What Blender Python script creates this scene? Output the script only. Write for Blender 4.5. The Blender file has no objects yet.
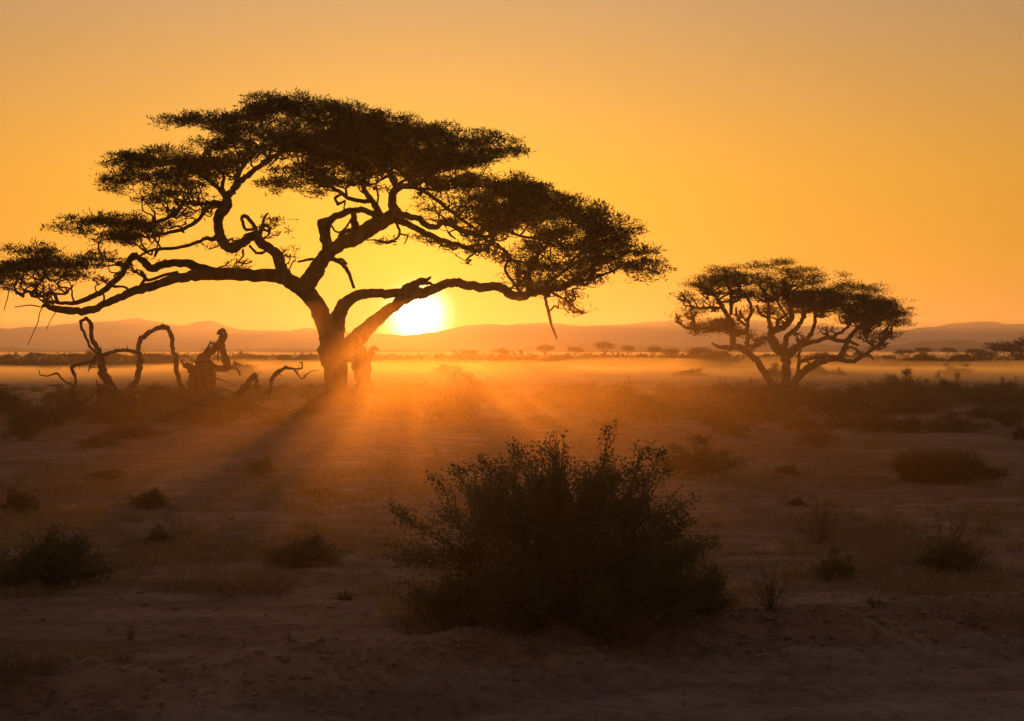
import bpy, math, random
import numpy as np
from mathutils import Vector, Matrix
PI = math.pi
W, H = 1024, 721
F = 1675.0            # focal length in picture widths of 1024
HY = 352.0            # row of the horizon
CZ = 2.3              # eye height
RS = np.random.RandomState(7)
random.seed(7)
sc = bpy.context.scene
COL = sc.collection

def at(px, py, D):
    return Vector(((px-512)/F*D, D, CZ+(HY-py)/F*D))

# ------------------------------------------------------------ noise
def _hash(ix, iy, seed):
    h = (ix*374761393 + iy*668265263 + seed*1442695041) & 0xffffffff
    h = ((h ^ (h >> 13))*1274126177) & 0xffffffff
    return ((h ^ (h >> 16)) & 0xffff)/65535.0
def vnoise(x, y, seed=0):
    x = np.asarray(x, float); y = np.asarray(y, float)
    ix = np.floor(x).astype(np.int64); iy = np.floor(y).astype(np.int64)
    fx = x-ix; fy = y-iy
    fx = fx*fx*(3-2*fx); fy = fy*fy*(3-2*fy)
    a = _hash(ix, iy, seed); b = _hash(ix+1, iy, seed); c = _hash(ix, iy+1, seed); d = _hash(ix+1, iy+1, seed)
    return (a*(1-fx)+b*fx)*(1-fy)+(c*(1-fx)+d*fx)*fy
def fbm(x, y, oct=4, seed=0):
    s = 0; a = .5; t = 0
    for i in range(oct):
        s = s+a*vnoise(np.asarray(x)*2**i, np.asarray(y)*2**i, seed+i*17); t += a; a *= .5
    return s/t-.5

# ------------------------------------------------------------ ground relief
EDGE = [(-40, 9.0), (-8, 9.9), (-2.3, 11.7), (0, 13.0), (1.6, 13.7), (4.7, 15.2), (9, 16.2), (40, 19)]
_ex = np.array([e[0] for e in EDGE]); _ey = np.array([e[1] for e in EDGE])
def edge_y(x): return np.interp(x, _ex, _ey)+.5*fbm(np.asarray(x)*.8, np.asarray(x)*0+3.3, 3, 5)
def sstep(a, b, x):
    t = np.clip((x-a)/(b-a), 0, 1); return t*t*(3-2*t)
def ground_z(x, y):
    x = np.asarray(x, float); y = np.asarray(y, float)
    z = .10*fbm(x/7, y/7, 3, 1)+.05*fbm(x/1.6, y/1.6, 3, 2)*(.35+.65*sstep(34, 16, y))
    z = z*np.exp(-np.maximum(y-60, 0)/80) + .6*fbm(x/90, y/90, 2, 9)*sstep(90, 250, y)
    e = edge_y(x); d = y-e
    z = z - .20*sstep(.5, -1.1, d)                        # the graded road lies lower
    lip = np.exp(-((d-.15)/.45)**2)
    z = z + lip*(.10+.22*(fbm(x*1.3, y*1.3, 3, 4)+.1))
    rough = np.clip(1-np.abs(d+.3)/1.6, 0, 1)
    near = sstep(40, 14, y)
    z = z + rough*near*(.15*fbm(x*3.1, y*3.1, 3, 6)+.10*fbm(x*8, y*8, 3, 8))
    z = z + near*(.034*fbm(x*6, y*6, 3, 10)+.018*fbm(x*22, y*14, 2, 12))
    # rut ridges that run with the road
    u = d+.25*fbm(x/2, y/2, 2, 31)
    z = z + near*sstep(-.4, -1.2, d)*.025*np.sin(u*7+2.5*fbm(x/3, y/3, 2, 32))
    # bare mound that the dead wood lies on
    z = z + .55*np.exp(-(((x+11.3)/2.2)**2+((y-60)/2.4)**2)**1.3)
    z = z + .32*np.exp(-(((x+6.2)/2.0)**2+((y-64)/1.8)**2))
    return z
def gz(x, y): return float(ground_z(np.array([x]), np.array([y]))[0])

# ------------------------------------------------------------ mesh helpers
def tagit(o, label=None, cat=None, group=None, kind=None):
    if label: o['label'] = label
    if cat: o['category'] = cat
    if group: o['group'] = group
    if kind: o['kind'] = kind
    return o
def mk(name, V, Fc, mat, parent=None, smooth=True):
    me = bpy.data.meshes.new(name)
    V = np.asarray(V, np.float32); Fc = np.asarray(Fc, np.int32)
    k = Fc.shape[1]
    me.vertices.add(len(V)); me.vertices.foreach_set('co', V.ravel())
    me.loops.add(Fc.size); me.loops.foreach_set('vertex_index', Fc.ravel())
    me.polygons.add(len(Fc)); me.polygons.foreach_set('loop_start', np.arange(0, Fc.size, k, dtype=np.int32))
    try: me.polygons.foreach_set('loop_total', np.full(len(Fc), k, np.int32))
    except Exception: pass
    me.polygons.foreach_set('use_smooth', np.full(len(Fc), smooth))
    me.update(calc_edges=True); me.validate()
    me.materials.append(mat)
    o = bpy.data.objects.new(name, me); COL.objects.link(o)
    if parent: o.parent = parent
    return o
def empty(name, loc, label, cat, group=None):
    o = bpy.data.objects.new(name, None); COL.objects.link(o); o.location = loc
    o.empty_display_size = .2
    return tagit(o, label, cat, group)
def setloc(o, loc, rz=0, s=1.0, sz=None):
    o.location = loc; o.rotation_euler = (0, 0, rz); o.scale = (s, s, sz if sz else s)

class MB:
    """collects quads"""
    def __init__(s): s.V = []; s.F = []; s.n = 0
    def add(s, V, Fc):
        s.V.append(np.asarray(V, float)); s.F.append(np.asarray(Fc)+s.n); s.n += len(V)
    def tube(s, P, R, sides=7, gnarl=0.0, cap=True):
        P = np.asarray(P, float); R = np.asarray(R, float); n = len(P)
        if n < 2: return
        T = np.gradient(P, axis=0); T /= np.linalg.norm(T, axis=1)[:, None]+1e-9
        up = np.array([.13, 1, .21]) if abs(T[0][1]) < .8 else np.array([1, .1, 0.])
        N = np.cross(T[0], up); N /= np.linalg.norm(N)
        ang = np.linspace(0, 2*PI, sides, endpoint=False)
        rings = []
        for i in range(n):
            N = N-T[i]*np.dot(N, T[i]); N /= np.linalg.norm(N)+1e-9
            B = np.cross(T[i], N)
            r = R[i]*np.ones(sides)
            if gnarl > 0:
                r = r*(1+gnarl*2*fbm(np.cos(ang)*1.3+s.n*.013+5, np.sin(ang)*1.3+i*.45, 3, 3))
            rings.append(P[i]+np.outer(np.cos(ang)*r, N)+np.outer(np.sin(ang)*r, B))
        V = np.vstack(rings)
        if cap:
            V = np.vstack([V, P[-1]+T[-1]*R[-1]*.6])
        fs = []
        for i in range(n-1):
            a = i*sides
            for j in range(sides):
                k = (j+1) % sides
                fs.append((a+j, a+k, a+sides+k, a+sides+j))
        if cap:
            a = (n-1)*sides; t = n*sides
            for j in range(0, sides-1, 2):
                fs.append((a+j, a+j+1, a+(j+2) % sides, t))
        s.add(V, fs)
    def build(s, name, mat, parent=None, smooth=True):
        if not s.V: return None
        return mk(name, np.vstack(s.V), np.vstack(s.F), mat, parent, smooth)

def catmull(P, k=4, ten=1.0):
    """ten = 1: Catmull-Rom; lower: tighter, more angular bends"""
    P = np.asarray(P, float)
    if len(P) < 3:
        t = np.linspace(0, 1, k*(len(P)-1)+1)[:, None]; return P[0]*(1-t)+P[-1]*t
    Q = np.vstack([2*P[0]-P[1], P, 2*P[-1]-P[-2]]); out = []
    for i in range(1, len(Q)-2):
        p0, p1, p2, p3 = Q[i-1], Q[i], Q[i+1], Q[i+2]
        for t in np.linspace(0, 1, k, endpoint=False):
            m1, m2 = .5*ten*(p2-p0), .5*ten*(p3-p1)
            out.append((2*t**3-3*t*t+1)*p1+(t**3-2*t*t+t)*m1+(-2*t**3+3*t*t)*p2+(t**3-t*t)*m2)
    out.append(P[-1]); return np.array(out)

def blades(C, D, L, Wd, rs):
    """narrow rhombic leaves: centres C, unit directions D, lengths L, widths Wd -> V, quads"""
    n = len(C)
    R = rs.normal(size=(n, 3)); S = np.cross(D, R); S /= np.linalg.norm(S, axis=1)[:, None]+1e-9
    L = np.asarray(L)[:, None]; Wd = np.asarray(Wd)[:, None]
    a = C; b = C+D*L*.45+S*Wd*.5; c = C+D*L; d = C+D*L*.45-S*Wd*.5
    V = np.stack([a, b, c, d], 1).reshape(-1, 3)
    Fc = np.arange(4*n).reshape(-1, 4)
    return V, Fc
def unit(v): return v/(np.linalg.norm(v, axis=-1, keepdims=True)+1e-9)

SUN_E=4.0; SUN_C=(1.0,.37,.055); EXPO=0.0; NISH=.03
SKY_EL=[(0,(.72,.30,.015)),(60,(.25,.222,.26)),(3,(.80,.37,.014)),(6,(.77,.385,.038)),(10,(.56,.33,.115)),(13,(.44,.305,.19)),(22,(.42,.31,.24)),(35,(.34,.28,.28))]
AUREOLE=[(.86,(9.,7.5,5.5),3.0),(1.8,(.9,.5,.10),1.0),(6.,(.30,.27,.0),1.0)]
HAZE=[(.80e-4,(1,.87,.86),.63)]
DUST_LOW=[(.00014,(1,.68,.25),.88),(.0008,(1,.80,.70),.35)]
DUST_HI=[(.00012,(1,.75,.35),.86)]
BANKS=[(-150,150,106,245,1.2,.016,.70),(-8,7.5,14,70,2.4,.0031,.90),(-900,900,240,1900,2.0,.0020,.55)]

# ------------------------------------------------------------ materials
def newmat(name):
    m = bpy.data.materials.new(name); m.use_nodes = True
    nt = m.node_tree; nt.nodes.clear()
    return m, nt, nt.nodes.new('ShaderNodeOutputMaterial')
def N(nt, t, **kw):
    n = nt.nodes.new(t)
    for k, v in kw.items(): setattr(n, k, v)
    return n
def noise_mat(name, cols, scale=4, rough=.9, bump=.4, detail=8, stretch=(1, 1, 1), dist=.02, transl=0.0, coords='Object', rnd=0.0, scale2=None):
    m, nt, out = newmat(name)
    tc = N(nt, 'ShaderNodeTexCoord'); mp = N(nt, 'ShaderNodeMapping'); mp.inputs['Scale'].default_value = stretch
    nt.links.new(tc.outputs[coords], mp.inputs[0])
    no = N(nt, 'ShaderNodeTexNoise'); no.inputs['Scale'].default_value = scale; no.inputs['Detail'].default_value = detail
    no.inputs['Roughness'].default_value = .65
    nt.links.new(mp.outputs[0], no.inputs['Vector'])
    cr = N(nt, 'ShaderNodeValToRGB'); el = cr.color_ramp.elements
    el[0].position = .32; el[1].position = .68
    el[0].color = (*cols[0], 1); el[1].color = (*cols[-1], 1)
    for i, c in enumerate(cols[1:-1]):
        e = el.new(.32+.36*(i+1)/(len(cols)-1)); e.color = (*c, 1)
    nt.links.new(no.outputs['Fac'], cr.inputs[0])
    colout = cr.outputs[0]
    if rnd > 0:
        oi = N(nt, 'ShaderNodeObjectInfo'); hs = N(nt, 'ShaderNodeHueSaturation')
        ma = N(nt, 'ShaderNodeMapRange'); ma.inputs['To Min'].default_value = 1-rnd; ma.inputs['To Max'].default_value = 1+rnd
        nt.links.new(oi.outputs['Random'], ma.inputs[0]); nt.links.new(ma.outputs[0], hs.inputs['Value'])
        nt.links.new(colout, hs.inputs['Color']); colout = hs.outputs[0]
    bs = N(nt, 'ShaderNodeBsdfPrincipled'); bs.inputs['Roughness'].default_value = rough
    bs.inputs['Specular IOR Level'].default_value = .25
    nt.links.new(colout, bs.inputs['Base Color'])
    if bump > 0:
        n2 = N(nt, 'ShaderNodeTexNoise'); n2.inputs['Scale'].default_value = scale2 or scale*4; n2.inputs['Detail'].default_value = 6
        nt.links.new(mp.outputs[0], n2.inputs['Vector'])
        bp = N(nt, 'ShaderNodeBump'); bp.inputs['Strength'].default_value = bump; bp.inputs['Distance'].default_value = dist
        nt.links.new(n2.outputs['Fac'], bp.inputs['Height']); nt.links.new(bp.outputs[0], bs.inputs['Normal'])
    if transl > 0:
        tr = N(nt, 'ShaderNodeBsdfTranslucent'); nt.links.new(colout, tr.inputs['Color'])
        mx = N(nt, 'ShaderNodeMixShader'); mx.inputs[0].default_value = transl
        nt.links.new(bs.outputs[0], mx.inputs[1]); nt.links.new(tr.outputs[0], mx.inputs[2])
        nt.links.new(mx.outputs[0], out.inputs['Surface'])
    else: nt.links.new(bs.outputs[0], out.inputs['Surface'])
    return m

M = {}
M['bark'] = noise_mat('bark', [(.055, .035, .022), (.10, .065, .04), (.16, .11, .07)], 3, .95, .9, stretch=(1, 1, .35), dist=.04)
M['deadwood'] = noise_mat('dead_wood', [(.045, .030, .020), (.085, .058, .038), (.14, .10, .068)], 4, .9, .8, dist=.03)
M['acacia'] = noise_mat('acacia_leaf', [(.030, .036, .014), (.055, .062, .022)], 1.2, .7, 0, transl=.25)
M['leaf'] = noise_mat('shrub_leaf', [(.042, .050, .018), (.085, .088, .030), (.13, .115, .045)], 2.5, .55, 0, transl=.5)
M['dryleaf'] = noise_mat('scrub_leaf', [(.06, .052, .022), (.10, .085, .035), (.05, .055, .022)], 1.5, .8, 0, transl=.3, rnd=.3)
M['drygrass'] = noise_mat('dry_grass', [(.15, .10, .045), (.26, .18, .085), (.10, .085, .035)], 1.8, .8, 0, transl=.35, rnd=.25)
M['stem'] = noise_mat('shrub_stem', [(.07, .05, .03), (.14, .10, .065)], 8, .9, .3)
M['clod'] = noise_mat('dry_clod', [(.15, .10, .08), (.28, .19, .15)], 6, .95, .5)
M['hill'] = noise_mat('hill_scrub', [(.07, .055, .035), (.12, .09, .06)], .004, .95, 0)

def ground_mat(name, road=False):
    m, nt, out = newmat(name)
    tc = N(nt, 'ShaderNodeTexCoord')
    def noise(scale, detail=6, stretch=(1, 1, 1), rough=.6):
        mp = N(nt, 'ShaderNodeMapping'); mp.inputs['Scale'].default_value = stretch
        nt.links.new(tc.outputs['Object'], mp.inputs[0])
        n = N(nt, 'ShaderNodeTexNoise'); n.inputs['Scale'].default_value = scale; n.inputs['Detail'].default_value = detail
        n.inputs['Roughness'].default_value = rough
        nt.links.new(mp.outputs[0], n.inputs['Vector']); return n.outputs['Fac']
    def ramp(f, a, b, ca, cb):
        r = N(nt, 'ShaderNodeValToRGB'); e = r.color_ramp.elements
        e[0].position = a; e[1].position = b; e[0].color = (*ca, 1); e[1].color = (*cb, 1)
        nt.links.new(f, r.inputs[0]); return r.outputs[0]
    def mix(t, f, a, b):
        x = N(nt, 'ShaderNodeMix', data_type='RGBA', blend_type=t)
        if hasattr(f, 'name'): nt.links.new(f, x.inputs[0])
        else: x.inputs[0].default_value = f
        nt.links.new(a, x.inputs[6]); nt.links.new(b, x.inputs[7]); return x.outputs[2]
    base = ramp(noise(.35, 5), .35, .65, (.24, .150, .108), (.37, .245, .185)) if not road else ramp(noise(.6, 5, (.5, 2, 1)), .3, .7, (.225, .158, .130), (.325, .238, .20))
    patch = ramp(noise(1.3, 6, (.55, 1.3, 1)), .42, .62, (.55, .5, .46), (1, 1, 1))
    spots = ramp(noise(9, 5), .36, .52, (.5, .45, .41), (1.05, 1.03, 1.0))
    grain = ramp(noise(60, 4), .3, .7, (.65, .62, .6), (1.2, 1.2, 1.2))
    c = mix('MULTIPLY', .8, base, patch); c = mix('MULTIPLY', .55, c, spots); c = mix('MULTIPLY', .6, c, grain)
    if not road:                      # thin scorched scrub cover farther out
        veg = ramp(noise(.05, 6, (1, .35, 1), .7), .44, .58, (1, 1, 1), (.42, .40, .30))
        c = mix('MULTIPLY', .8, c, veg)
    bs = N(nt, 'ShaderNodeBsdfPrincipled'); bs.inputs['Roughness'].default_value = .95
    bs.inputs['Specular IOR Level'].default_value = .1
    nt.links.new(c, bs.inputs['Base Color'])
    ad = N(nt, 'ShaderNodeMath', operation='ADD')
    m1 = N(nt, 'ShaderNodeMath', operation='MULTIPLY'); m1.inputs[1].default_value = .35
    nt.links.new(noise(45, 5), m1.inputs[0]); nt.links.new(noise(7, 8), ad.inputs[0]); nt.links.new(m1.outputs[0], ad.inputs[1])
    bp = N(nt, 'ShaderNodeBump'); bp.inputs['Strength'].default_value = .8; bp.inputs['Distance'].default_value = .07
    nt.links.new(ad.outputs[0], bp.inputs['Height']); nt.links.new(bp.outputs[0], bs.inputs['Normal'])
    nt.links.new(bs.outputs[0], out.inputs['Surface'])
    return m
M['ground'] = ground_mat('savanna_soil'); M['road'] = ground_mat('road_dust', True)

def vol_mat(name, lobes):
    """lobes: (density, colour, anisotropy)"""
    m, nt, out = newmat(name)
    prev = None
    for d, c, g in lobes:
        v = N(nt, 'ShaderNodeVolumePrincipled'); v.inputs['Density'].default_value = d
        v.inputs['Color'].default_value = (*c, 1); v.inputs['Anisotropy'].default_value = g
        if prev is None: prev = v.outputs[0]
        else:
            a = N(nt, 'ShaderNodeAddShader'); nt.links.new(prev, a.inputs[0]); nt.links.new(v.outputs[0], a.inputs[1]); prev = a.outputs[0]
    nt.links.new(prev, out.inputs['Volume'])
    try: m.cycles.homogeneous_volume = True
    except Exception: pass
    return m

# ------------------------------------------------------------ sun and sky
SUN = Vector(((418-512)/F, 1, (HY-319)/F)).normalized()
el_ = math.asin(SUN.z); az_ = math.atan2(SUN.x, SUN.y)      # azimuth from +Y
sun = bpy.data.lights.new('sun', 'SUN'); sun.energy = SUN_E; sun.angle = math.radians(.6); sun.color = SUN_C
so = bpy.data.objects.new('sun', sun); COL.objects.link(so)
so.rotation_euler = (-SUN).to_track_quat('-Z', 'Y').to_euler()
w = bpy.data.worlds.new('World'); sc.world = w; w.use_nodes = True
nt = w.node_tree; nt.nodes.clear()
out = N(nt, 'ShaderNodeOutputWorld'); bg = N(nt, 'ShaderNodeBackground'); bg.inputs[1].default_value = 1.0
sky = N(nt, 'ShaderNodeTexSky'); sky.sky_type = 'NISHITA'; sky.sun_disc = False
sky.sun_elevation = el_; sky.sun_rotation = az_; sky.dust_density = 6; sky.air_density = 1.6; sky.ozone_density = 1
tc = N(nt, 'ShaderNodeTexCoord')
nrm = N(nt, 'ShaderNodeVectorMath', operation='NORMALIZE'); nt.links.new(tc.outputs['Generated'], nrm.inputs[0])
sep = N(nt, 'ShaderNodeSeparateXYZ'); nt.links.new(nrm.outputs[0], sep.inputs[0])
# elevation ramp of the dusty evening air
asn = N(nt, 'ShaderNodeMath', operation='ARCSINE'); nt.links.new(sep.outputs['Z'], asn.inputs[0])
ev = N(nt, 'ShaderNodeMapRange'); ev.inputs['From Min'].default_value = 0; ev.inputs['From Max'].default_value = math.radians(60)
nt.links.new(asn.outputs[0], ev.inputs[0])
er = N(nt, 'ShaderNodeValToRGB'); E_ = er.color_ramp.elements
for i, (deg, c) in enumerate(SKY_EL):
    e = E_[i] if i < 2 else E_.new(deg/60)
    e.position = deg/60; e.color = (*c, 1)
nt.links.new(ev.outputs[0], er.inputs[0])
# angle to the sun
dt = N(nt, 'ShaderNodeVectorMath', operation='DOT_PRODUCT'); nt.links.new(nrm.outputs[0], dt.inputs[0]); dt.inputs[1].default_value = SUN
ac = N(nt, 'ShaderNodeMath', operation='ARCCOSINE'); nt.links.new(dt.outputs['Value'], ac.inputs[0])
def falloff(sig, col, power=1.0):
    """colour * exp(-(angle/sig)^power)"""
    d = N(nt, 'ShaderNodeMath', operation='DIVIDE'); nt.links.new(ac.outputs[0], d.inputs[0]); d.inputs[1].default_value = math.radians(sig)
    p = N(nt, 'ShaderNodeMath', operation='POWER'); nt.links.new(d.outputs[0], p.inputs[0]); p.inputs[1].default_value = power
    ng = N(nt, 'ShaderNodeMath', operation='MULTIPLY'); nt.links.new(p.outputs[0], ng.inputs[0]); ng.inputs[1].default_value = -1
    ex = N(nt, 'ShaderNodeMath', operation='EXPONENT'); nt.links.new(ng.outputs[0], ex.inputs[0])
    sc_ = N(nt, 'ShaderNodeVectorMath', operation='SCALE'); sc_.inputs[0].default_value = col; nt.links.new(ex.outputs[0], sc_.inputs['Scale'])
    return sc_.outputs[0]
def vadd(a, b):
    x = N(nt, 'ShaderNodeVectorMath', operation='ADD'); nt.links.new(a, x.inputs[0]); nt.links.new(b, x.inputs[1]); return x.outputs[0]
# back of the sky is dimmer than the side where the sun sets
_d = N(nt, 'ShaderNodeMath', operation='MULTIPLY'); nt.links.new(ac.outputs[0], _d.inputs[0]); _d.inputs[1].default_value = -1/math.radians(48)
_e = N(nt, 'ShaderNodeMath', operation='EXPONENT'); nt.links.new(_d.outputs[0], _e.inputs[0])
bk = N(nt, 'ShaderNodeMath', operation='MULTIPLY_ADD'); nt.links.new(_e.outputs[0], bk.inputs[0]); bk.inputs[1].default_value = .82; bk.inputs[2].default_value = .24
gsc = N(nt, 'ShaderNodeVectorMath', operation='SCALE'); nt.links.new(er.outputs[0], gsc.inputs[0]); nt.links.new(bk.outputs[0], gsc.inputs['Scale'])
nsc = N(nt, 'ShaderNodeVectorMath', operation='SCALE'); nt.links.new(sky.outputs[0], nsc.inputs[0]); nsc.inputs['Scale'].default_value = NISH
tot = vadd(gsc.outputs[0], nsc.outputs[0])
for s_, c_, p_ in AUREOLE: tot = vadd(tot, falloff(s_, c_, p_))
nt.links.new(tot, bg.inputs[0]); nt.links.new(bg.outputs[0], out.inputs[0])

# ------------------------------------------------------------ camera
cam = bpy.data.cameras.new('camera'); co = bpy.data.objects.new('camera', cam); COL.objects.link(co)
co.location = (0, 0, CZ); co.rotation_euler = (PI/2, 0, 0)
cam.sensor_width = 36; cam.lens = 36*F/1024; cam.shift_y = -(360.5-HY)/1024; cam.clip_end = 60000; cam.clip_start = .1
sc.camera = co
sc.view_settings.view_transform = 'Standard'; sc.view_settings.look = 'None'; sc.view_settings.gamma = 1; sc.view_settings.exposure = EXPO
sc.render.engine = 'CYCLES'
cy = sc.cycles
cy.max_bounces = 6; cy.diffuse_bounces = 3; cy.transmission_bounces = 4; cy.volume_bounces = 1; cy.transparent_max_bounces = 8
cy.use_denoising = True; cy.sample_clamp_indirect = 3.0
try: cy.denoiser = 'OPENIMAGEDENOISE'
except Exception: pass

# ------------------------------------------------------------ ground sheets
def grid(xs, ys, zf):
    X, Y = np.meshgrid(xs, ys); Z = zf(X, Y)
    V = np.stack([X.ravel(), Y.ravel(), Z.ravel()], 1)
    nx, ny = len(xs), len(ys)
    i = np.arange(nx-1)[None, :]+np.arange(ny-1)[:, None]*nx
    Fc = np.stack([i, i+1, i+nx+1, i+nx], -1).reshape(-1, 4)
    return V, Fc
def rings(lo, hi, n, p):  # growing spacing
    t = np.linspace(0, 1, n); return lo+(hi-lo)*t**p
# one ground sheet from behind the camera to the foot of the hills
xs_in = np.arange(-8.0, 8.001, .04)
xr = 8+np.cumsum(.04*1.035**np.arange(1, 260)); xr = xr[xr < 15000]; xr = np.append(xr, 15000)
xs = np.concatenate([-xr[::-1], xs_in, xr])
yf = np.arange(9.0, 18.0, .035)
yb = 18+np.cumsum(.04*1.02**np.arange(1, 600)); yb = yb[yb < 15500]; yb = np.append(yb, 15500)
yn = 9-np.cumsum(.08*1.06**np.arange(1, 130)); yn = yn[yn > -3000]; yn = np.append(yn, -3000)
ys = np.concatenate([yn[::-1], yf, yb])
V, Fc = grid(xs, ys, ground_z)
# the road takes its own sheet: the ground sinks a little beneath it
d = V[:, 1]-edge_y(V[:, 0])
rd = (d < -.35)
V[:, 2] -= np.where(rd & (d > -9), .03*sstep(-.35, -.6, d), 0)
tagit(mk('ground', V, Fc, M['ground']), kind='structure')
# the dirt road
xr_ = np.concatenate([-rings(14, 60, 40, 1.6)[::-1][:-1], np.arange(-14, 14, .06), rings(14, 60, 40, 1.6)])
t_ = np.concatenate([np.linspace(0, 4, 90), np.linspace(4.1, 7, 30)])
X, T = np.meshgrid(xr_, t_); Y = edge_y(X)-.45-T; Z = ground_z(X, Y)+.006
V = np.stack([X.ravel(), Y.ravel(), Z.ravel()], 1); nx, ny = len(xr_), len(t_)
i = np.arange(nx-1)[None, :]+np.arange(ny-1)[:, None]*nx
tagit(mk('road', V, np.stack([i, i+nx, i+nx+1, i+1], -1).reshape(-1, 4), M['road']), kind='structure')

# ------------------------------------------------------------ hills: ridge heights along the picture, given as rows
def ridge(name, D, pts, depth, jag, seed, x0=-400, x1=1424):
    px = np.linspace(x0, x1, 700)
    row = np.interp(px, [p[0] for p in pts], [p[1] for p in pts])
    hgt = (HY-row)/F*D
    hgt = hgt+jag*fbm(px/60, px*0, 5, seed)+jag*.55*fbm(px/8, px*0, 4, seed+5)
    hgt = np.maximum(hgt, .5)
    prof = [(-1, 0), (-.75, .12), (-.5, .35), (-.25, .72), (0, 1), (.3, .7), (.7, .3), (1, 0)]
    rows = []
    for t, k in prof:
        dd = D+t*depth
        X = (px-512)/F*D*(1+.0*t); Yv = np.full_like(X, dd)+depth*.35*fbm(px/45, px*0+t*2, 3, seed+9)
        rows.append(np.stack([X, Yv, hgt*k*(1+.25*fbm(px/18, px*0+t*3, 4, seed+3)*(k < 1))-(1-k)*1.0], 1))
    V = np.vstack(rows); n = len(px); i = np.arange(n-1)[None, :]+np.arange(len(prof)-1)[:, None]*n
    o = mk(name, V, np.stack([i, i+1, i+n+1, i+n], -1).reshape(-1, 4), M['hill'])
    return tagit(o, kind='structure')
RIDGE = [(-400, 335), (-100, 328), (0, 328), (60, 325), (100, 323), (132, 318), (160, 323), (180, 325), (196, 321), (212, 320), (225, 325), (240, 329), (290, 331),
         (305, 328), (325, 330), (360, 333), (390, 333), (410, 335), (440, 331), (470, 326), (510, 325), (545, 323), (570, 325), (600, 325), (640, 322), (680, 320), (720, 323), (760, 320),
         (800, 325), (850, 327), (900, 332), (925, 327), (945, 323), (965, 321), (990, 321), (1004, 323), (1024, 323), (1100, 322), (1424, 330)]
ridge('mountains', 12500, RIDGE, 2300, 24, 11)
LOW = [(-400, 350), (0, 349), (200, 351), (330, 350), (450, 350), (520, 349), (560, 346), (600, 344), (650, 345), (700, 347), (760, 344), (800, 345), (860, 346), (895, 347), (915, 343), (950, 340),
       (990, 343), (1024, 341), (1100, 345), (1424, 350)]
ridge('hills', 4600, [(a_, b_-1.5) for a_, b_ in LOW], 700, 12, 21)
ridge('hills', 2900, [(-400, 352), (200, 352.5), (420, 351), (540, 349.5), (620, 348), (720, 349.5), (800, 348), (880, 346.5), (960, 347.5), (1024, 346), (1424, 351)], 420, 3.5, 29)

# ------------------------------------------------------------ the air
def box(name, lo, hi, mat):
    V = [(x, y, z) for z in (lo[2], hi[2]) for y in (lo[1], hi[1]) for x in (lo[0], hi[0])]
    Fc = [(0, 2, 3, 1), (4, 5, 7, 6), (0, 1, 5, 4), (2, 6, 7, 3), (0, 4, 6, 2), (1, 3, 7, 5)]
    return mk(name, V, Fc, mat, smooth=False)
hz = box('haze', (-16000, -3200, -3), (16000, 16500, 330), vol_mat('haze_air', HAZE))
tagit(hz, 'pale even haze that fades the far plain and hills', 'haze', kind='stuff')

# ------------------------------------------------------------ acacias
def smooth_limb(pts, D0, D1, k=4, ten=.7, jit=.17):
    """pts: (px, row, radius in px); depth runs from D0 to D1 along the limb -> 3-D points, radii (m)"""
    P = np.array([(p[0], p[1]) for p in pts], float); R = np.array([p[2] for p in pts], float)
    s = np.concatenate([[0], np.cumsum(np.linalg.norm(np.diff(P, axis=0), axis=1))]); s /= s[-1]
    Q = catmull(np.column_stack([P, R*1.0, s]), k, ten)
    rj = np.random.RandomState(int(abs(P[0, 0]*7+P[-1, 1]*13)) % 99991); jj = rj.normal(size=(len(Q), 2))*(jit*np.clip(Q[:, 2:3], .8, 3)); jj[0] = 0; jj[-1] = 0
    Q[:, :2] += jj; Q[:, 2] *= 1+.045*rj.normal(size=len(Q))
    t = Q[:, 3]; D = D0+(D1-D0)*t**1.0
    D = D+.012*abs(D0)*np.sin(t*7+P[0, 0])*np.minimum(t*3, 1)*.4
    out = np.column_stack([(Q[:, 0]-512)/F*D, D, CZ+(HY-Q[:, 1])/F*D])
    return out, np.maximum(Q[:, 2], .3)/F*D

def twig(mb, a, b, r0, r1, rs, wob=.12, n=6, nodes=None):
    a = np.asarray(a, float); b = np.asarray(b, float); L = np.linalg.norm(b-a)
    t = np.linspace(0, 1, n)[:, None]
    P = a+(b-a)*t; P[:, 2] += np.sin(t[:, 0]*PI)*L*rs.uniform(-.18, .05)
    j = rs.normal(size=(n, 3))*L*wob; j[0] = 0; j[-1] = 0; P = P+j
    P = catmull(P, 3); R = np.linspace(r0, r1, len(P))
    mb.tube(P, R, 5, 0, False)
    if nodes is not None: nodes.extend(P[2:])
    return P

def tuft_blades(C, n_per, size, rs, upb=.55, spread=.14, wid=.2):
    """sprays of short feathery leaf faces about points C"""
    k = len(C); Cc = np.repeat(C, n_per, 0)
    off = rs.normal(size=(k*n_per, 3))*spread*np.array([1, 1, .45])
    D = unit(rs.normal(size=(k*n_per, 3))*np.array([1, 1, .5])+np.array([0, 0, upb])+off/spread*.4)
    L = size*rs.uniform(.5, 1.5, k*n_per)
    return blades(Cc+off, D, L, L*wid*rs.uniform(.6, 1.4, k*n_per), rs)

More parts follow.
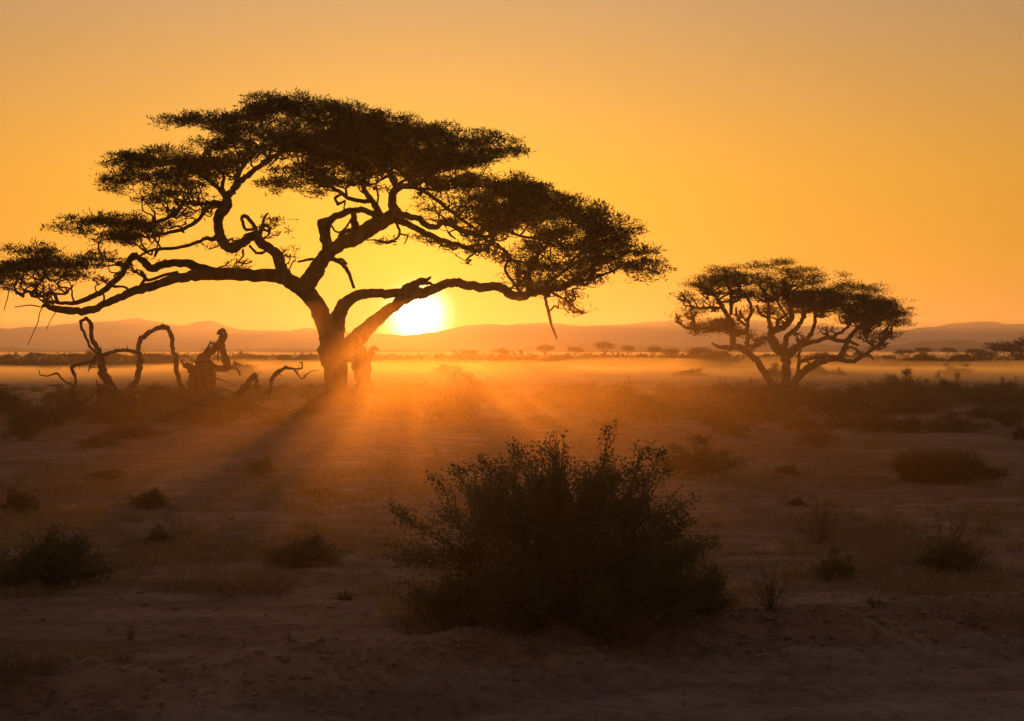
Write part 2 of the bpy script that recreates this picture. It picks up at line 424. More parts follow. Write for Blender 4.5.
def acacia(name, label, base, limbs, pads, D, seed, leaf_px=3.2, dens=1.0, group=None, sparse_twigs=(), sides=9, depthr=.55, flat=1.0, trunk_idx=(0,), limb_gnarl=.11, parts=True):
    """limbs: list of (pts, D0, D1).  pads: (cx, cy, rx, ry, density, depth offset m)"""
    rs = np.random.RandomState(seed)
    root = empty(name, base, label, 'tree', group)
    inv = np.array(base)
    nodes = []; nr = []
    tb = MB(); lbs = []
    for i, (pts, D0, D1) in enumerate(limbs):
        P, R = smooth_limb(pts, D0, D1)
        mb = tb if i in trunk_idx else MB()
        mb.tube(P-inv, R, sides, limb_gnarl)
        if mb is not tb: lbs.append((mb, R[0]))
        # bark knots
        nodes.extend(P); nr.extend(R)
    tb.build('trunk', M['bark'], root)
    for mb, r in lbs: mb.build('limb', M['bark'], root)
    nodes = np.array(nodes); nr = np.array(nr)
    m = MB(); tw = MB(); px = D/F
    allC = []
    for (cx, cy, rx, ry, dn, dof) in pads:
        c = np.array(at(cx, cy, D+dof)); ax = np.array([rx*px, rx*px*depthr+ry*px*.8, ry*px*flat])
        # 3-8 branchlets run into the pad from the limb nearest below
        dd = np.linalg.norm((nodes-c-np.array([0, 0, -ax[2]*.6]))*np.array([1, .6, 1]), axis=1)+np.where(nodes[:, 2] > c[2], 1.2, 0)+np.where(nr < 1.0*px, .2, 0)
        order = np.argsort(dd)[:max(3, len(nodes)//40)]
        nb = int(np.clip(rx*ry/30*max(dn, .9), 5, 20)); local = []
        for q in range(nb):
            s = nodes[order[rs.randint(len(order)//2+1)]]
            ph = rs.uniform(0, 2*PI); rr = math.sqrt(rs.uniform(.05, .95))
            e = c+ax*np.array([math.cos(ph)*rr, math.sin(ph)*rr, rs.uniform(-.7, .3)])
            if np.linalg.norm((e-s)*np.array([1, .5, 1])) > (18+.7*rx)*px: continue
            P = twig(tw, s-inv, e-inv, 1.15*px, .4*px, rs, .07, 7)
            P = P+inv; local.extend(P[len(P)//3:])
            # forked side twigs
            for g in range(4):
                a = P[rs.randint(len(P)//3, len(P))]
                e2 = a+ax*rs.normal(size=3)*np.array([.35, .35, .35])+np.array([0, 0, ax[2]*.25])
                P2 = twig(tw, a-inv, e2-inv, .5*px, .22*px, rs, .10, 5)+inv
                local.extend(P2[2:])
        n = int(dn*dens*rx*ry*.95)
        if n < 3: continue
        # tuft centres: the flattened volume of the pad, heavier towards its upper side, clumped
        ncl = max(4, n//9)
        v = rs.normal(size=(ncl, 3)); v = unit(v)*rs.uniform(0, 1, (ncl, 1))**.42
        v[:, 2] = np.where(v[:, 2] > 0, v[:, 2]*.95, v[:, 2]*.8)
        an = np.arctan2(v[:, 1], v[:, 0]); v = v*(.72+.62*vnoise(np.cos(an)*2.2+cx, np.sin(an)*2.2+cy+v[:, 2], seed))[:, None]
        cl = c+v*ax
        if local:
            loc = np.array(local); pick = loc[rs.randint(len(loc), size=ncl)]
            cl = np.where(rs.rand(ncl, 1) < .3, pick, cl)
        C = cl[rs.randint(ncl, size=n)]+rs.normal(size=(n, 3))*np.array([5.5, 5.0, 1.1])*px
        allC.append(C)
    C = np.vstack(allC)
    V, Fc = tuft_blades(C-inv, 6, leaf_px*px, rs, spread=2.2*px, wid=.17)
    m.add(V, Fc)
    # thin shoots that stand up out of the foliage
    q = C[rs.randint(len(C), size=len(C)//2)]-inv; Dq = unit(rs.normal(size=q.shape)*np.array([.7, .7, .3])+np.array([0, 0, .9])); Lq = leaf_px*px*rs.uniform(.9, 2.1, len(q))
    V, Fc = blades(q, Dq, Lq, np.full(len(q), .55*px), rs); m.add(V, Fc)
    for (a, b, r0) in sparse_twigs:
        pass
    tw.build('twigs', M['bark'], root)
    m.build('crown', M['acacia'], root, smooth=False)
    return root

BD = 64.0
b = BD
BIG = [
 # trunk from the ground to the fork
 ([(340,416,16),(337,408,13),(335.5,395,11.5),(335.5,375,11.5),(334,358,12),(332,346,11),(329,333,11.5),(322,317,9.5),(314,302,9),(307,292,9),(303,284,9)], b, b),
 # its bulge and root flares
 ([(330,340,8),(326,350,8),(328,362,7),(334,372,6)], b-.3, b),
 ([(334,392,9),(324,402,8),(312,410,7),(298,419,5)], b, b-.9),
  # second stem
 ([(368,420,12),(365,408,8.3),(363.5,395,7.8),(363,380,8.2),(361,366,9.5),(359,354,8),(353,345,6)], b+.3, b+.2),
 ([(366,404,7),(374,410,6),(380,418,5)], b+.3, b-.4),
 ([(364,366,5),(370,356,3.6),(373,348,2.6),(378,350,1)], b+.2, b),
 # left great limb
 ([(306,290,9),(296,285,8),(284,278,7.2),(268,275,6.6),(240,275,6.2),(212,274,6.2),(195,276,5.6),(178,278,5),(160,284,4.6),(145,288,4.4),(130,293,4.3),(115,299,4),(100,306,3.6),(88,311,4),(75,311,3.8),(62,310,3.6),(50,307,2.8),(46,304,1.4)], b, b-3),
 ([(215,272,5),(193,266,4.5),(180,263,4),(165,264,4),(152,268,4),(143,262,3.5),(137,256,3),(132,256,3),(127,264,3),(122,274,3),(112,283,3),(100,293,3),(88,299,2.8),(75,303,2.2),(62,303,1.8),(48,302,1.5),(45,306,1.2)], b-.9, b+1),
 ([(178,272,1.6),(165,275,1.6),(150,280,1.7),(145,279,2),(142,273,2.4)], b-1.2, b-1.6),
 ([(145,279,1.8),(141,285,1.6),(137,289,1.4)], b-1.5, b-2), ([(131,292,1.4),(125,287,1.2),(112,286,1)], b-2, b-2.5),
 ([(58,303,1.8),(55,295,1.8),(52,293,1.6),(42,296,1.5),(32,296,1.4),(29,291,1.3),(22,294,1.2),(16,291,1.2),(14,286,1)], b-1, b-2),
 ([(32,295,1.3),(38,285,1.2),(43,278,1),(40,275,.8),(35,270,.6)], b-1.5, b-3),
 ([(75,303,1),(72,296,.9),(72,290,.8),(66,287,.6)], b, b-1),
 ([(48,306,.7),(40,307,.6),(30,305,.6),(15,307,.5)], b-2.5, b-3.5), ([(44,305,.6),(40,312,.5),(38,322,.5),(33,333,.4),(28,345,.3)], b-2.5, b-3), ([(57,310,.5),(52,318,.4),(46,330,.3)], b-2.8, b-2.4),
 ([(9,290,.5),(7,300,.5),(4,310,.4)], b-2, b-2),
 # left rising limb with its bends
 ([(286,278,6.5),(282,270,6.2),(278,258,5.6),(272,250,5),(262,244,4.8),(257,236,4.8),(250,237,4.8),(243,243,4.8),(234,248,5),(227,247,5),(222,240,5),(219,230,5),(217,222,4.5),(220,212,4.4),(225,203,4),(228,196,3.8),(234,189,3.4),(240,182,3),(250,173,2.9),(262,165,2.6),(272,158,2.3),(282,151,2),(290,143,1.5)], b, b+3),
 ([(219,238,4.5),(219,228,3.5),(222,216,3),(229,208,2.4),(230,200,2)], b+1.2, b+2),
 ([(230,196,2.5),(234,186,2.3),(237,178,2.2),(241,170,2),(248,161,1.8),(256,153,1.5),(262,145,1.2)], b+2, b+4.5),
 ([(258,238,2.2),(254,226,2),(247,217,2),(243,216,1.8),(242,220,1.6),(246,230,1.5),(255,229,1.4)], b+.6, b-.4),
 ([(259,236,1.8),(261,228,1.8),(266,225,1.6),(270,229,1.4),(268,236,1.2)], b+.6, b+1.8),
 ([(262,226,1.4),(264,218,1.2),(268,213,.9)], b+.9, b+.2),
 ([(250,246,1.3),(256,253,1.4),(262,253,1.4),(268,250,1)], b+.6, b-.6), ([(243,250,1.3),(243,256,1),(238,262,.6)], b+.6, b), ([(277,258,1.4),(282,254,1.1),(286,250,.8)], b+.4, b),
 ([(225,204,2.8),(218,202,2.5),(210,203,2.3),(200,204,2.1),(190,203,2),(184,202,2),(180,208,2),(176,213,2),(168,218,1.8),(155,222,1.5),(140,228,1.2),(122,230,.9)], b+2.5, b-1),
 ([(220,206,2.2),(212,206,2),(206,210,2),(200,218,2),(193,224,2),(183,229,1.9),(172,232,1.8),(160,235,1.5),(150,237,1.2),(136,236,1),(118,234,.7)], b+2, b+4.5),
 ([(219,233,2.8),(213,239,2.4),(207,238,2.1),(202,240,1.8),(195,243,1.8),(186,246,1.8),(175,248,1.7),(160,249,1.6),(150,251,1.4),(138,257,1.2),(125,263,1),(105,266,.8),(88,264,.6)], b+1.3, b-3),
 ([(226,200,2.4),(220,190,2.1),(213,184,1.8),(206,179,1.5),(195,172,1.2),(180,165,1)], b+2, b+5),
 ([(228,196,2.2),(222,188,1.9),(224,176,1.6),(216,164,1.3),(206,150,1)], b+2, b-2),
 ([(270,160,1.6),(255,143,1.3),(240,141,1.2),(228,133,1),(214,126,.8)], b+3, b+6),
 # right great limb
 ([(303,290,9),(311,278,8.6),(318,267,8),(324,258,7),(331,250,6.4),(345,242,7),(357,236,8),(370,228,8.5),(382,221,8),(392,216,7),(400,212,5)], b, b-1),
 ([(328,254,5),(325,242,4.6),(323,232,4.4),(321,223,4),(330,220,3.8),(343,213,3.6),(355,210,3.2),(366,211,3),(375,216,3),(381,222,3)], b-.2, b-2),
 ([(354,210,2.6),(354,219,3.2),(355,228,4),(357,238,3.5)], b-1.4, b-.7), ([(329,221,3),(328,232,3),(329,244,4)], b-.9, b-.1),
 ([(336,243,2.4),(342,234,2.4),(349,230,2.2),(355,232,2)], b-.5, b-.9), ([(331,224,1),(335,231,1),(341,232,1),(347,226,1.1),(352,218,1)], b-1, b-.6),
 ([(381,218,5),(377,209,3.6),(374,203,2.8),(369,197,2.6),(364,190,2.4),(364,182,2.3),(366,175,2),(364,168,1.6),(358,160,1.3),(352,150,1)], b-1.2, b-4.5),
 ([(370,201,2.6),(360,201,2.2),(348,198,2.1),(341,193,2),(333,188,1.8),(326,182,1.5),(320,176,1.2),(310,172,1)], b-1.8, b-3),
 ([(341,194,1.5),(335,198,1.5),(338,204,1.4),(345,201,1.2)], b-2, b-2.4), ([(345,203,.9),(344,208,.9),(346,212,.8)], b-2.2, b-1.8),
 ([(347,198,1.4),(346,188,1.3),(351,180,1.2),(355,172,1),(350,165,.9)], b-2, b-5), ([(363,186,1.3),(356,178,1.2),(350,168,1.1),(341,160,.9)], b-2.5, b-1),
 ([(377,206,1.2),(378,195,1.1),(376,185,.9),(379,180,.7)], b-1.4, b),
 ([(398,217,6),(393,207,4.4),(392,197,4.2),(396,189,3.6),(403,186,3.1),(413,186,2.8),(420,183,2.2),(427,178,2),(436,172,1.6),(446,163,1.2)], b-1, b+3),
 ([(396,190,3.2),(395,181,2.8),(389,172,2.3),(383,166,1.8),(378,158,1.3)], b-.5, b+1),
 ([(389,172,1.8),(378,168,1.8),(366,167,1.5),(352,163,1.2)], b, b+4),
 ([(398,184,1.5),(408,178,1.5),(413,171,1.3),(420,165,1)], b, b-3), ([(410,184,1.4),(405,176,1.2),(398,170,1.1),(392,163,1)], b+.5, b-2),
 ([(417,184,1.3),(414,176,1.2),(419,170,1),(428,166,.8)], b+1, b+4),
 ([(398,217,5),(404,215,3.6),(413,217,3),(420,219,3),(427,226,3),(437,227,2.9),(443,222,2.7),(450,224,2.7),(462,231,2.7),(475,234,2.4),(487,237,2.1),(495,233,1.8),(503,225,1.5),(515,215,1.1)], b-1, b-4),
 ([(396,219,5),(404,222,3.8),(412,226,3.2),(425,233,3),(440,240,2.7),(455,244,2.4),(468,248,2.3),(480,250,2.2),(487,247,1.9),(492,240,1.6),(497,232,1.2)], b-1, b+3),
 ([(413,187,2.1),(425,192,2),(437,200,2),(447,208,1.9),(458,217,1.6),(470,225,1.4),(482,234,1.2)], b+1, b+4),
 ([(420,188,1.5),(436,190,1.5),(450,188,1.3),(466,184,1.1),(480,178,.9)], b+2, b+1),
 ([(476,234,1.8),(490,228,1.6),(505,230,1.5),(520,236,1.3),(538,238,1.1),(556,240,.9)], b-2, b-5),
 ([(500,228,1.5),(515,220,1.5),(530,216,1.3),(548,208,1.1)], b-3, b-4.5),
 ([(486,240,1.4),(495,246,1.3),(505,250,1.2),(510,258,1.1),(522,262,.9)], b+2, b+2),
 # right low limb through the sun
 ([(337,340,8.5),(337,328,8),(338,318,7.6),(342,309,7),(348,301,6),(356,296,5.4),(368,293,5),(385,293,4.6),(400,293,5.2),(412,292,6.2),(420,294,5.6),(430,291,5),(438,287,4.6),(448,283,4.5),(456,282,4.5),(468,285,4.6),(480,288,4.6),(493,286,4.5),(502,288,4.6),(510,294,4.6),(520,297,4.2),(530,294,4),(545,290,3.5),(560,288,3),(572,284,2.5),(581,275,2),(592,266,1.5),(604,258,1.1)], b, b-2),
 ([(346,352,10),(352,342,8.5),(360,335,8),(368,327,7.2),(380,317,6),(392,308,5.6),(403,300,5.4),(413,295,5)], b+.1, b-.8),
 ([(340,350,9),(350,354,8),(358,352,6),(364,349,3.5)], b, b+.1),
 ([(362,342,3.4),(369,333,2.8),(376,326,2.8),(383,317,3.6)], b+.1, b-.4),
 ([(404,291,5),(409,287,4.5),(415,284,4.2),(421,281,3.2),(427,280,2),(431,277,.8)], b-.8, b-.9), ([(421,282,3),(427,283,2.2),(432,284,1)], b-.9, b-.7),
 ([(544,291,1.6),(546,302,1.5),(549,314,1.5),(552,326,1.3),(557,339,.9)], b-1.6, b-1.8),
 ([(552,292,1.4),(560,297,1.1),(568,301,1),(575,308,.9),(584,312,.6)], b-1.7, b-2.6),
 ([(527,294,2),(530,283,1.9),(529,272,1.8),(532,262,1.6),(541,252,1.4),(548,243,1)], b-1.5, b-2.5),
 ([(540,290,1.8),(552,280,1.8),(566,270,1.6),(574,258,1.4),(590,250,1.1),(606,242,.9)], b-1.6, b+1.5),
 ([(571,284,1.6),(588,279,1.4),(606,274,1.2),(622,266,.9)], b-1.9, b-4),
 ([(522,296,1.8),(515,284,1.6),(505,270,1.4),(508,258,1.2),(500,246,1)], b-1.4, b+1),
 # broken ends
 ([(327,257,2.8),(337,261,2.2),(345,266,2),(350,276,1.8),(354,288,1.4)], b-.2, b-1.2), ([(333,259,1.6),(342,260,1.6),(347,264,1)], b-.4, b-.9),
 ([(313,259,1.6),(306,260,1.3),(298,262,1)], b, b-.6),
 ([(396,222,1.4),(400,232,1.3),(396,239,1.2),(386,243,1),(376,240,.8),(364,240,.6)], b-1, b-1.8), ([(400,234,1),(408,236,.8),(404,244,.5)], b-1, b-1.5),
]
PADS = [
 (180,120,24,6,.9,3),(196,124,34,9,1.05,2),(236,119,38,11,1.2,-3),(262,110,34,9,1.1,2),(285,105,40,9,1.2,-3),(250,132,40,9,1,5),(320,108,42,10,1.2,4),(345,118,46,13,1.3,-2),(300,124,50,12,.9,0),
 (385,125,44,12,1.3,2),(400,138,50,14,1.4,-4),(435,133,34,9,1.0,4),(462,138,38,8,1.1,-2),(485,143,34,7,1.1,3),(500,151,32,7,1.0,-1),(455,158,46,9,1.2,1),
 (300,142,42,12,1.4,-4),(335,148,48,15,1.5,3),(370,152,48,16,1.5,-3),(410,156,44,15,1.5,3),(350,135,50,15,1.3,6),(440,165,36,10,1.1,-4),(475,160,30,8,1,-5),
 (150,158,30,9,1.2,-2),(128,163,24,10,1.1,2),(168,150,24,7,.9,4),(122,180,22,8,1,-1),(112,188,16,3,.9,1),(148,176,30,9,1,4),(186,168,40,11,1.2,-3),(215,163,34,9,1.1,3),(240,158,24,8,.9,-1),(176,182,36,8,1.1,1),(158,194,26,5,.8,-2),(165,203,22,5,.8,3),(205,142,30,5,.5,5),(232,148,20,5,.5,3),
 (84,223,32,6,.9,-2),(108,221,34,8,1.2,2),(134,226,30,8,1.2,-3),(118,238,18,8,1,0),(80,232,24,4,.6,1),(60,229,14,3,.6,-1),
 (38,252,26,7,1,-3),(28,264,30,9,1.2,0),(10,272,24,10,1.2,3),(-10,275,20,8,1,0),(48,262,24,9,1,2),(78,265,26,7,1,-4),(96,257,18,6,.9,-1),(68,276,20,6,.8,-2),(56,284,10,4,.7,-3),(4,284,14,5,.8,-1),
 (302,172,28,7,1.2,-4),(288,182,22,7,1,-1),(270,184,18,7,.5,2),(318,180,22,7,.9,-2),(300,192,24,6,.4,-3),(340,182,18,6,.4,-5),
 (500,186,38,11,1.3,-3),(522,192,38,12,1.4,3),(545,203,40,12,1.4,-2),(572,212,36,12,1.4,3),(595,225,32,12,1.3,-3),(614,236,26,11,1.2,2),(632,250,22,10,1.1,-2),(648,266,16,8,1,0),(655,272,10,4,.8,1),
 (475,196,34,10,.9,3),(462,182,24,9,.8,-2),(500,210,38,10,1,-4),(490,226,34,9,.55,3),(530,222,36,9,.9,4),(560,235,36,11,1,-4),(588,248,34,11,1,3),(545,252,30,9,.55,0),(565,266,36,9,.8,-3),(600,264,28,9,.9,-1),(625,268,20,7,.7,3),(540,274,30,8,.7,2),(520,262,24,9,.4,-3),(470,240,30,8,.35,1),(500,254,26,8,.35,3),(548,285,26,5,.8,-1),(585,282,22,5,.5,-3),(640,278,10,5,.5,-1),(575,311,7,2.5,.8,-2.6),(568,300,8,2.5,.4,-2.4),(520,284,14,4,.7,-1),
 (430,206,26,12,.22,2),(440,192,24,8,.35,-3),(452,220,26,8,.25,-2),(430,240,30,6,.2,2),(460,250,26,6,.25,3),(412,176,24,6,.4,3),(380,172,26,5,.35,1),(440,178,24,7,.7,1),(384,188,14,4,.25,0),(355,180,20,6,.3,-4),(385,241,18,4,.18,-1.5),
 (270,224,13,7,.3,.5),(283,232,10,4,.25,1),(243,258,14,4,.35,0),(213,246,12,4,.25,1.5),(288,254,9,5,.25,0),(190,212,30,7,.25,2),(205,196,22,6,.25,0),(160,226,26,6,.35,3),(130,262,20,5,.2,-2),(90,275,16,5,.3,-3),(236,240,12,3,.2,1),
]
base = (at(345, 412, BD).x, BD, gz(at(345, 412, BD).x, BD))
acacia('umbrella_acacia', 'huge twin-stemmed flat-topped acacia in front of the setting sun', base, BIG, PADS, BD, 5, leaf_px=4.4, dens=1.3, flat=1.0, trunk_idx=(0, 1, 2, 3, 4, 5))

RD = 92.0; b = RD
RT = [
 ([(788,405,8),(787,392,6),(786,380,4.6),(786,363,4.4),(785,353,6),(778,349,5),(773,342,4.6),(770,335,4),(773,331,3.4),(779,329,3.2),(786,325,3.2),(791,319,3.2),(791,311,2.6),(788,303,2),(783,294,1.4)], b, b+1),
 ([(770,340,2.2),(763,338,1.8),(760,344,1.8),(752,346,1.6),(745,343,1.3)], b, b-1),
 ([(782,350,4),(785,344,3),(786,337,2.6),(795,330,2.3),(801,322,2.1),(805,313,1.6),(812,304,1.1)], b, b-2),
 ([(786,356,5),(793,351,4.2),(800,345,3.6),(806,340,2.8),(811,334,2.3),(814,327,2),(815,317,1.6),(815,308,1.1)], b, b+2.5),
 ([(800,346,3),(808,343,2.5),(818,341,2.2),(828,337,2.2),(838,341,2),(848,341,1.8),(858,345,1.4)], b, b-2),
 ([(833,338,1.7),(837,334,1.6),(842,332,1.5),(847,327,1.5),(852,320,1.3),(857,312,1)], b-1, b-2.5),
 ([(789,398,6),(792,388,4.3),(797,378,3.8),(807,369,3.7),(818,363,3.6),(831,359,3.6),(839,357,3.2),(844,349,2.6),(849,339,2.5),(853,332,2.1),(861,325,1.8),(867,318,1.5),(874,311,1)], b, b-1.5),
 ([(797,376,2),(799,364,1.9),(799,354,1.6),(801,350,1.2)], b, b+.4), ([(800,362,1.9),(810,358,1.9),(826,357,2),(836,358,2)], b, b-.6), ([(803,372,1.4),(812,366,1.2),(806,360,1)], b, b),
 ([(838,359,2.6),(846,361,2.3),(853,361,2.1),(862,357,2),(869,352,1.9),(876,347,1.6),(883,340,1.2),(888,333,.9)], b-.8, b+2),
 ([(862,357,1.3),(857,350,1.3),(850,347,1.2),(846,350,1)], b, b+1), ([(875,347,1.3),(868,342,1.2),(867,337,1.1),(870,331,1),(878,326,.8)], b+1, b+2.5), ([(868,353,1),(874,360,.8)], b+1, b),
 ([(785,404,7),(778,394,4.5),(772,385,4),(765,373,3.6),(758,362,3.4),(751,355,3.4),(742,348,3.4),(733,347,3.4),(720,347,2),(712,343,1),], b, b+1),
 ([(734,347,3.2),(732,335,3),(731,322,2.6),(726,313,2.3),(721,305,2),(716,297,1.6),(708,292,1.2),(700,290,.9)], b+.8, b-1),
 ([(745,349,2.2),(748,343,2.1),(747,334,2),(747,327,1.9),(748,320,1.8),(752,312,1.8),(750,303,1.5),(745,294,1.1)], b+.5, b+2),
 ([(731,314,1.8),(731,305,1.7),(731,297,1.5),(729,288,1.2),(726,280,1)], b, b+2.5), ([(745,325,1.3),(738,318,1.2),(736,308,1)], b+1, b),
 ([(731,326,1.8),(720,329,1.7),(708,329,1.6),(695,328,1.5),(686,328,1.4),(679,322,1.2),(676,314,.8)], b, b-2), ([(695,328,1.3),(693,318,1.2),(690,310,.9)], b-1, b-2),
 ([(720,308,1.3),(710,308,1.3),(702,308,1.1),(695,307,.8)], b, b-1),
 ([(772,332,2.6),(770,325,2.3),(768,315,2),(769,306,1.6),(766,296,1.1)], b+.4, b+2.5), ([(779,329,1.8),(777,322,1.8),(781,318,1.6),(786,316,1.2)], b+.6, b-1),
 ([(770,318,1.4),(760,314,1.3),(757,305,1)], b+1, b+3), ([(788,318,1.2),(781,308,1.1),(776,298,.9)], b, b-2),
]
RP = [(724,270,16,4,1.1,0),(736,276,20,7,1.3,1),(712,281,20,6,1.2,-1),(700,286,12,3.5,1,0),(728,284,20,6,1.1,-2),(683,295,10,4.5,1,-1),(693,312,11,5,1.1,-1),(678,316,5,2,.7,-1.5),(722,322,20,6,1.1,1),(712,328,20,5,1.1,-1),(735,330,14,5,1,1),(700,327,12,3,.8,0),
 (758,267,13,4,1.1,1),(780,263,12,4,1.1,0),(786,272,20,5,1,2),(768,283,16,7,1.4,-1),(758,277,12,5,.9,2),(808,277,18,6,1.1,-1),(803,270,10,3,1,1),(815,283,10,4,1,1),(762,295,18,6,1,2),(745,292,14,5,.9,0),(790,286,22,6,.7,-2),
 (800,297,24,8,1.5,1),(822,293,24,7,1.5,-1),(815,304,26,6,1.3,-2),(842,298,26,8,1.5,2),(838,308,22,6,1.3,0),(845,287,10,4,.8,1),(862,288,18,5,1.3,-1),(875,292,8,3,1,0),(865,303,26,9,1.5,0),(882,306,22,9,1.5,1),(872,316,26,8,1.4,-1),(895,313,16,8,1.3,0),(902,322,9,5,1.1,0),(887,333,8,4,1.1,1),(858,320,20,5,.9,1),
 (838,275,9,3,.4,1),(848,283,8,3,.5,0),(783,312,18,5,.5,1),(770,308,14,6,.6,2),(880,343,10,4,.25,1),(826,328,9,4,.35,-1),(755,335,14,4,.3,0),(870,335,14,6,.3,1),(745,310,14,8,.3,1),(797,332,5,2,.2,0),(712,300,14,7,.2,1),(760,342,8,3,.35,-1)]
rb = (at(787, 398, RD).x, RD, gz(at(787, 398, RD).x, RD))
acacia('umbrella_acacia', 'middle-sized many-stemmed acacia with rounded crown, standing alone right of the sun', rb, RT, RP, RD, 8, leaf_px=2.5, dens=2.9, flat=.85, trunk_idx=(0,), sides=8, depthr=.6)

# third acacia: only the tip of its crown shows at the edge of the frame
TD = 118.0; b = TD
TT = [([(1062,398,5),(1060,385,4),(1055,370,3.6),(1048,360,3),(1038,354,2.2),(1026,352,1.8),(1015,350,1.4),(1004,350,1.1),(995,349,.8)], b, b),
 ([(1058,376,3.2),(1066,362,2.6),(1078,352,2),(1092,344,1.3)], b, b+2), ([(1056,370,2.4),(1056,356,2),(1050,344,1.4)], b, b-1.5), ([(1034,353,1.2),(1028,347,1),(1018,343,.8)], b, b-1), ([(1022,352,1),(1022,358,.8),(1016,360,.6)], b, b+1)]
TP = [(996,346,11,4,1.1,0),(1010,345,12,4,1,1),(1022,341,10,3,1.1,-1),(1018,352,8,3,.6,1),(1036,340,16,5,1.3,1),(1056,335,22,6,1.3,0),(1078,338,20,6,1.3,1),(1096,344,14,5,1.2,0),(1042,348,14,4,.8,-1)]
tb_ = (at(1062, 396, TD).x, TD, gz(at(1062, 396, TD).x, TD))
acacia('umbrella_acacia', 'acacia at the right edge of the picture, only the tip of its crown in view', tb_, TT, TP, TD, 12, leaf_px=2.4, dens=1.7, sides=7)

# ------------------------------------------------------------ dust hanging over the plain
def lumpy_slab(name, x0, x1, y0, y1, z0, z1, amp, seed, mat, nx=60, ny=24):
    xs = np.linspace(x0, x1, nx); ys = np.linspace(y0, y1, ny)
    X, Y = np.meshgrid(xs, ys)
    ed = np.minimum(1, np.minimum(np.minimum((Y-y0), (y1-Y))/(.28*(y1-y0)), np.minimum((X-x0), (x1-X))/(.12*(x1-x0))))
    Zt = np.clip(ed, 0, 1)**.7*(z1+1.2)*(1+amp*2*fbm(X/14, Y/30, 3, seed)*min(1, z1/2))-1.2
    Vt = np.stack([X.ravel(), Y.ravel(), Zt.ravel()], 1); Vb = Vt.copy(); Vb[:, 2] = z0
    i = (np.arange(nx-1)[None, :]+np.arange(ny-1)[:, None]*nx).ravel(); n = nx*ny
    F1 = np.stack([i, i+1, i+nx+1, i+nx], -1); F2 = np.stack([i, i+nx, i+nx+1, i+1], -1)+n
    per = list(range(nx))+[r*nx+nx-1 for r in range(1, ny)]+list(range(ny*nx-2, (ny-1)*nx-1, -1))+[r*nx for r in range(ny-2, 0, -1)]
    F3 = [(per[k], per[k]+n, per[(k+1) % len(per)]+n, per[(k+1) % len(per)]) for k in range(len(per))]
    o = mk(name, np.vstack([Vt, Vb]), np.vstack([F1, F2, F3]), mat, smooth=False)
    return o
if DUST_LOW: tagit(box('dust', (-90, -25, -2), (90, 112, 3.1), vol_mat('dust_low', DUST_LOW)), 'golden dust hanging low over the plain around the trees', 'dust', kind='stuff')
if DUST_HI: tagit(box('dust', (-130, -40, -2.5), (130, 135, 15), vol_mat('dust_high', DUST_HI)), 'thin dust in the air up to the crowns of the trees', 'dust', kind='stuff')
for k, (x0, x1, y0, y1, z1, dn, g_) in enumerate(BANKS):
    tagit(lumpy_slab('dust' if k == 1 else 'mist', x0, x1, y0, y1, -2.2, z1, .9 if k == 0 else .5, 40+k, vol_mat('dust_bank', [(dn, [(1, .78, .40), (1, .53, .11), (1, .82, .55)][k], g_)])), ['bright low bank of mist and dust over the bush behind the trees', 'dust kicked up in front of the big tree', 'mist lying over the far scrub below the hills'][k], ['mist', 'dust', 'mist'][k], kind='stuff')

# ------------------------------------------------------------ shrubs and grass: a few of each kind, then copies
def copy_tree(o, parent=None):
    c = o.copy(); COL.objects.link(c); c.parent = parent
    for ch in list(o.children): copy_tree(ch, c)
    return c
def leafy(name, nst, nleaf, leaf, seed, mat='dryleaf', flat=.75, droop=.1, thick=.014, clump=.10, lw=.45, inner=.35):
    """unit shrub: about 1 m half-width and 1 m high, many stems from one root"""
    rs = np.random.RandomState(seed); root = empty(name, (0, 0, 0), None, None); st = MB(); pts = []
    for i in range(nst):
        ph = rs.uniform(0, 2*PI); th = rs.uniform(0, 1)**.6*1.35
        L = rs.uniform(.6, 1.0)*float(.62+.72*vnoise(ph*1.1+seed, th*1.7, seed))
        e = np.array([math.cos(ph)*math.sin(th)*L, math.sin(ph)*math.sin(th)*L, math.cos(th)*L*.97+.05])
        m_ = e*.5+np.array([0, 0, .12])+rs.normal(size=3)*.07
        P = catmull([(rs.normal()*.06, rs.normal()*.06, -.03), m_*.55, m_, e*.8+rs.normal(size=3)*.05, e], 3)
        st.tube(P, np.linspace(thick, thick*.25, len(P)), 4, 0, False); pts.extend(P[4:])
        for g in range(4):
            a = P[rs.randint(5, len(P))]; b2 = a+unit(e+rs.normal(size=3)*.6)*rs.uniform(.12, .3); b2[2] = max(b2[2], .03)
            Q = catmull([a, (a+b2)/2+rs.normal(size=3)*.03, b2], 3); st.tube(Q, np.linspace(thick*.4, thick*.15, len(Q)), 3, 0, False); pts.extend(Q[1:])
    pts = np.array(pts)
    r = np.linalg.norm(pts, axis=1); keep = rs.rand(len(pts)) < np.clip(inner+(r-.2)*1.2, .1, 1); pts = pts[keep]
    C = pts[rs.randint(len(pts), size=nleaf)]+rs.normal(size=(nleaf, 3))*clump*np.array([1, 1, .8])
    C[:, 2] = np.maximum(C[:, 2], .02)
    D = unit(rs.normal(size=(nleaf, 3))+np.array([0, 0, .25])+unit(C)*.5); L = leaf*rs.uniform(.6, 1.4, nleaf)
    V, Fc = blades(C, D, L, L*lw, rs)
    st.build('stem', M['stem'], root); f = MB(); f.add(V, Fc); f.build('foliage', M[mat], root, False)
    return root
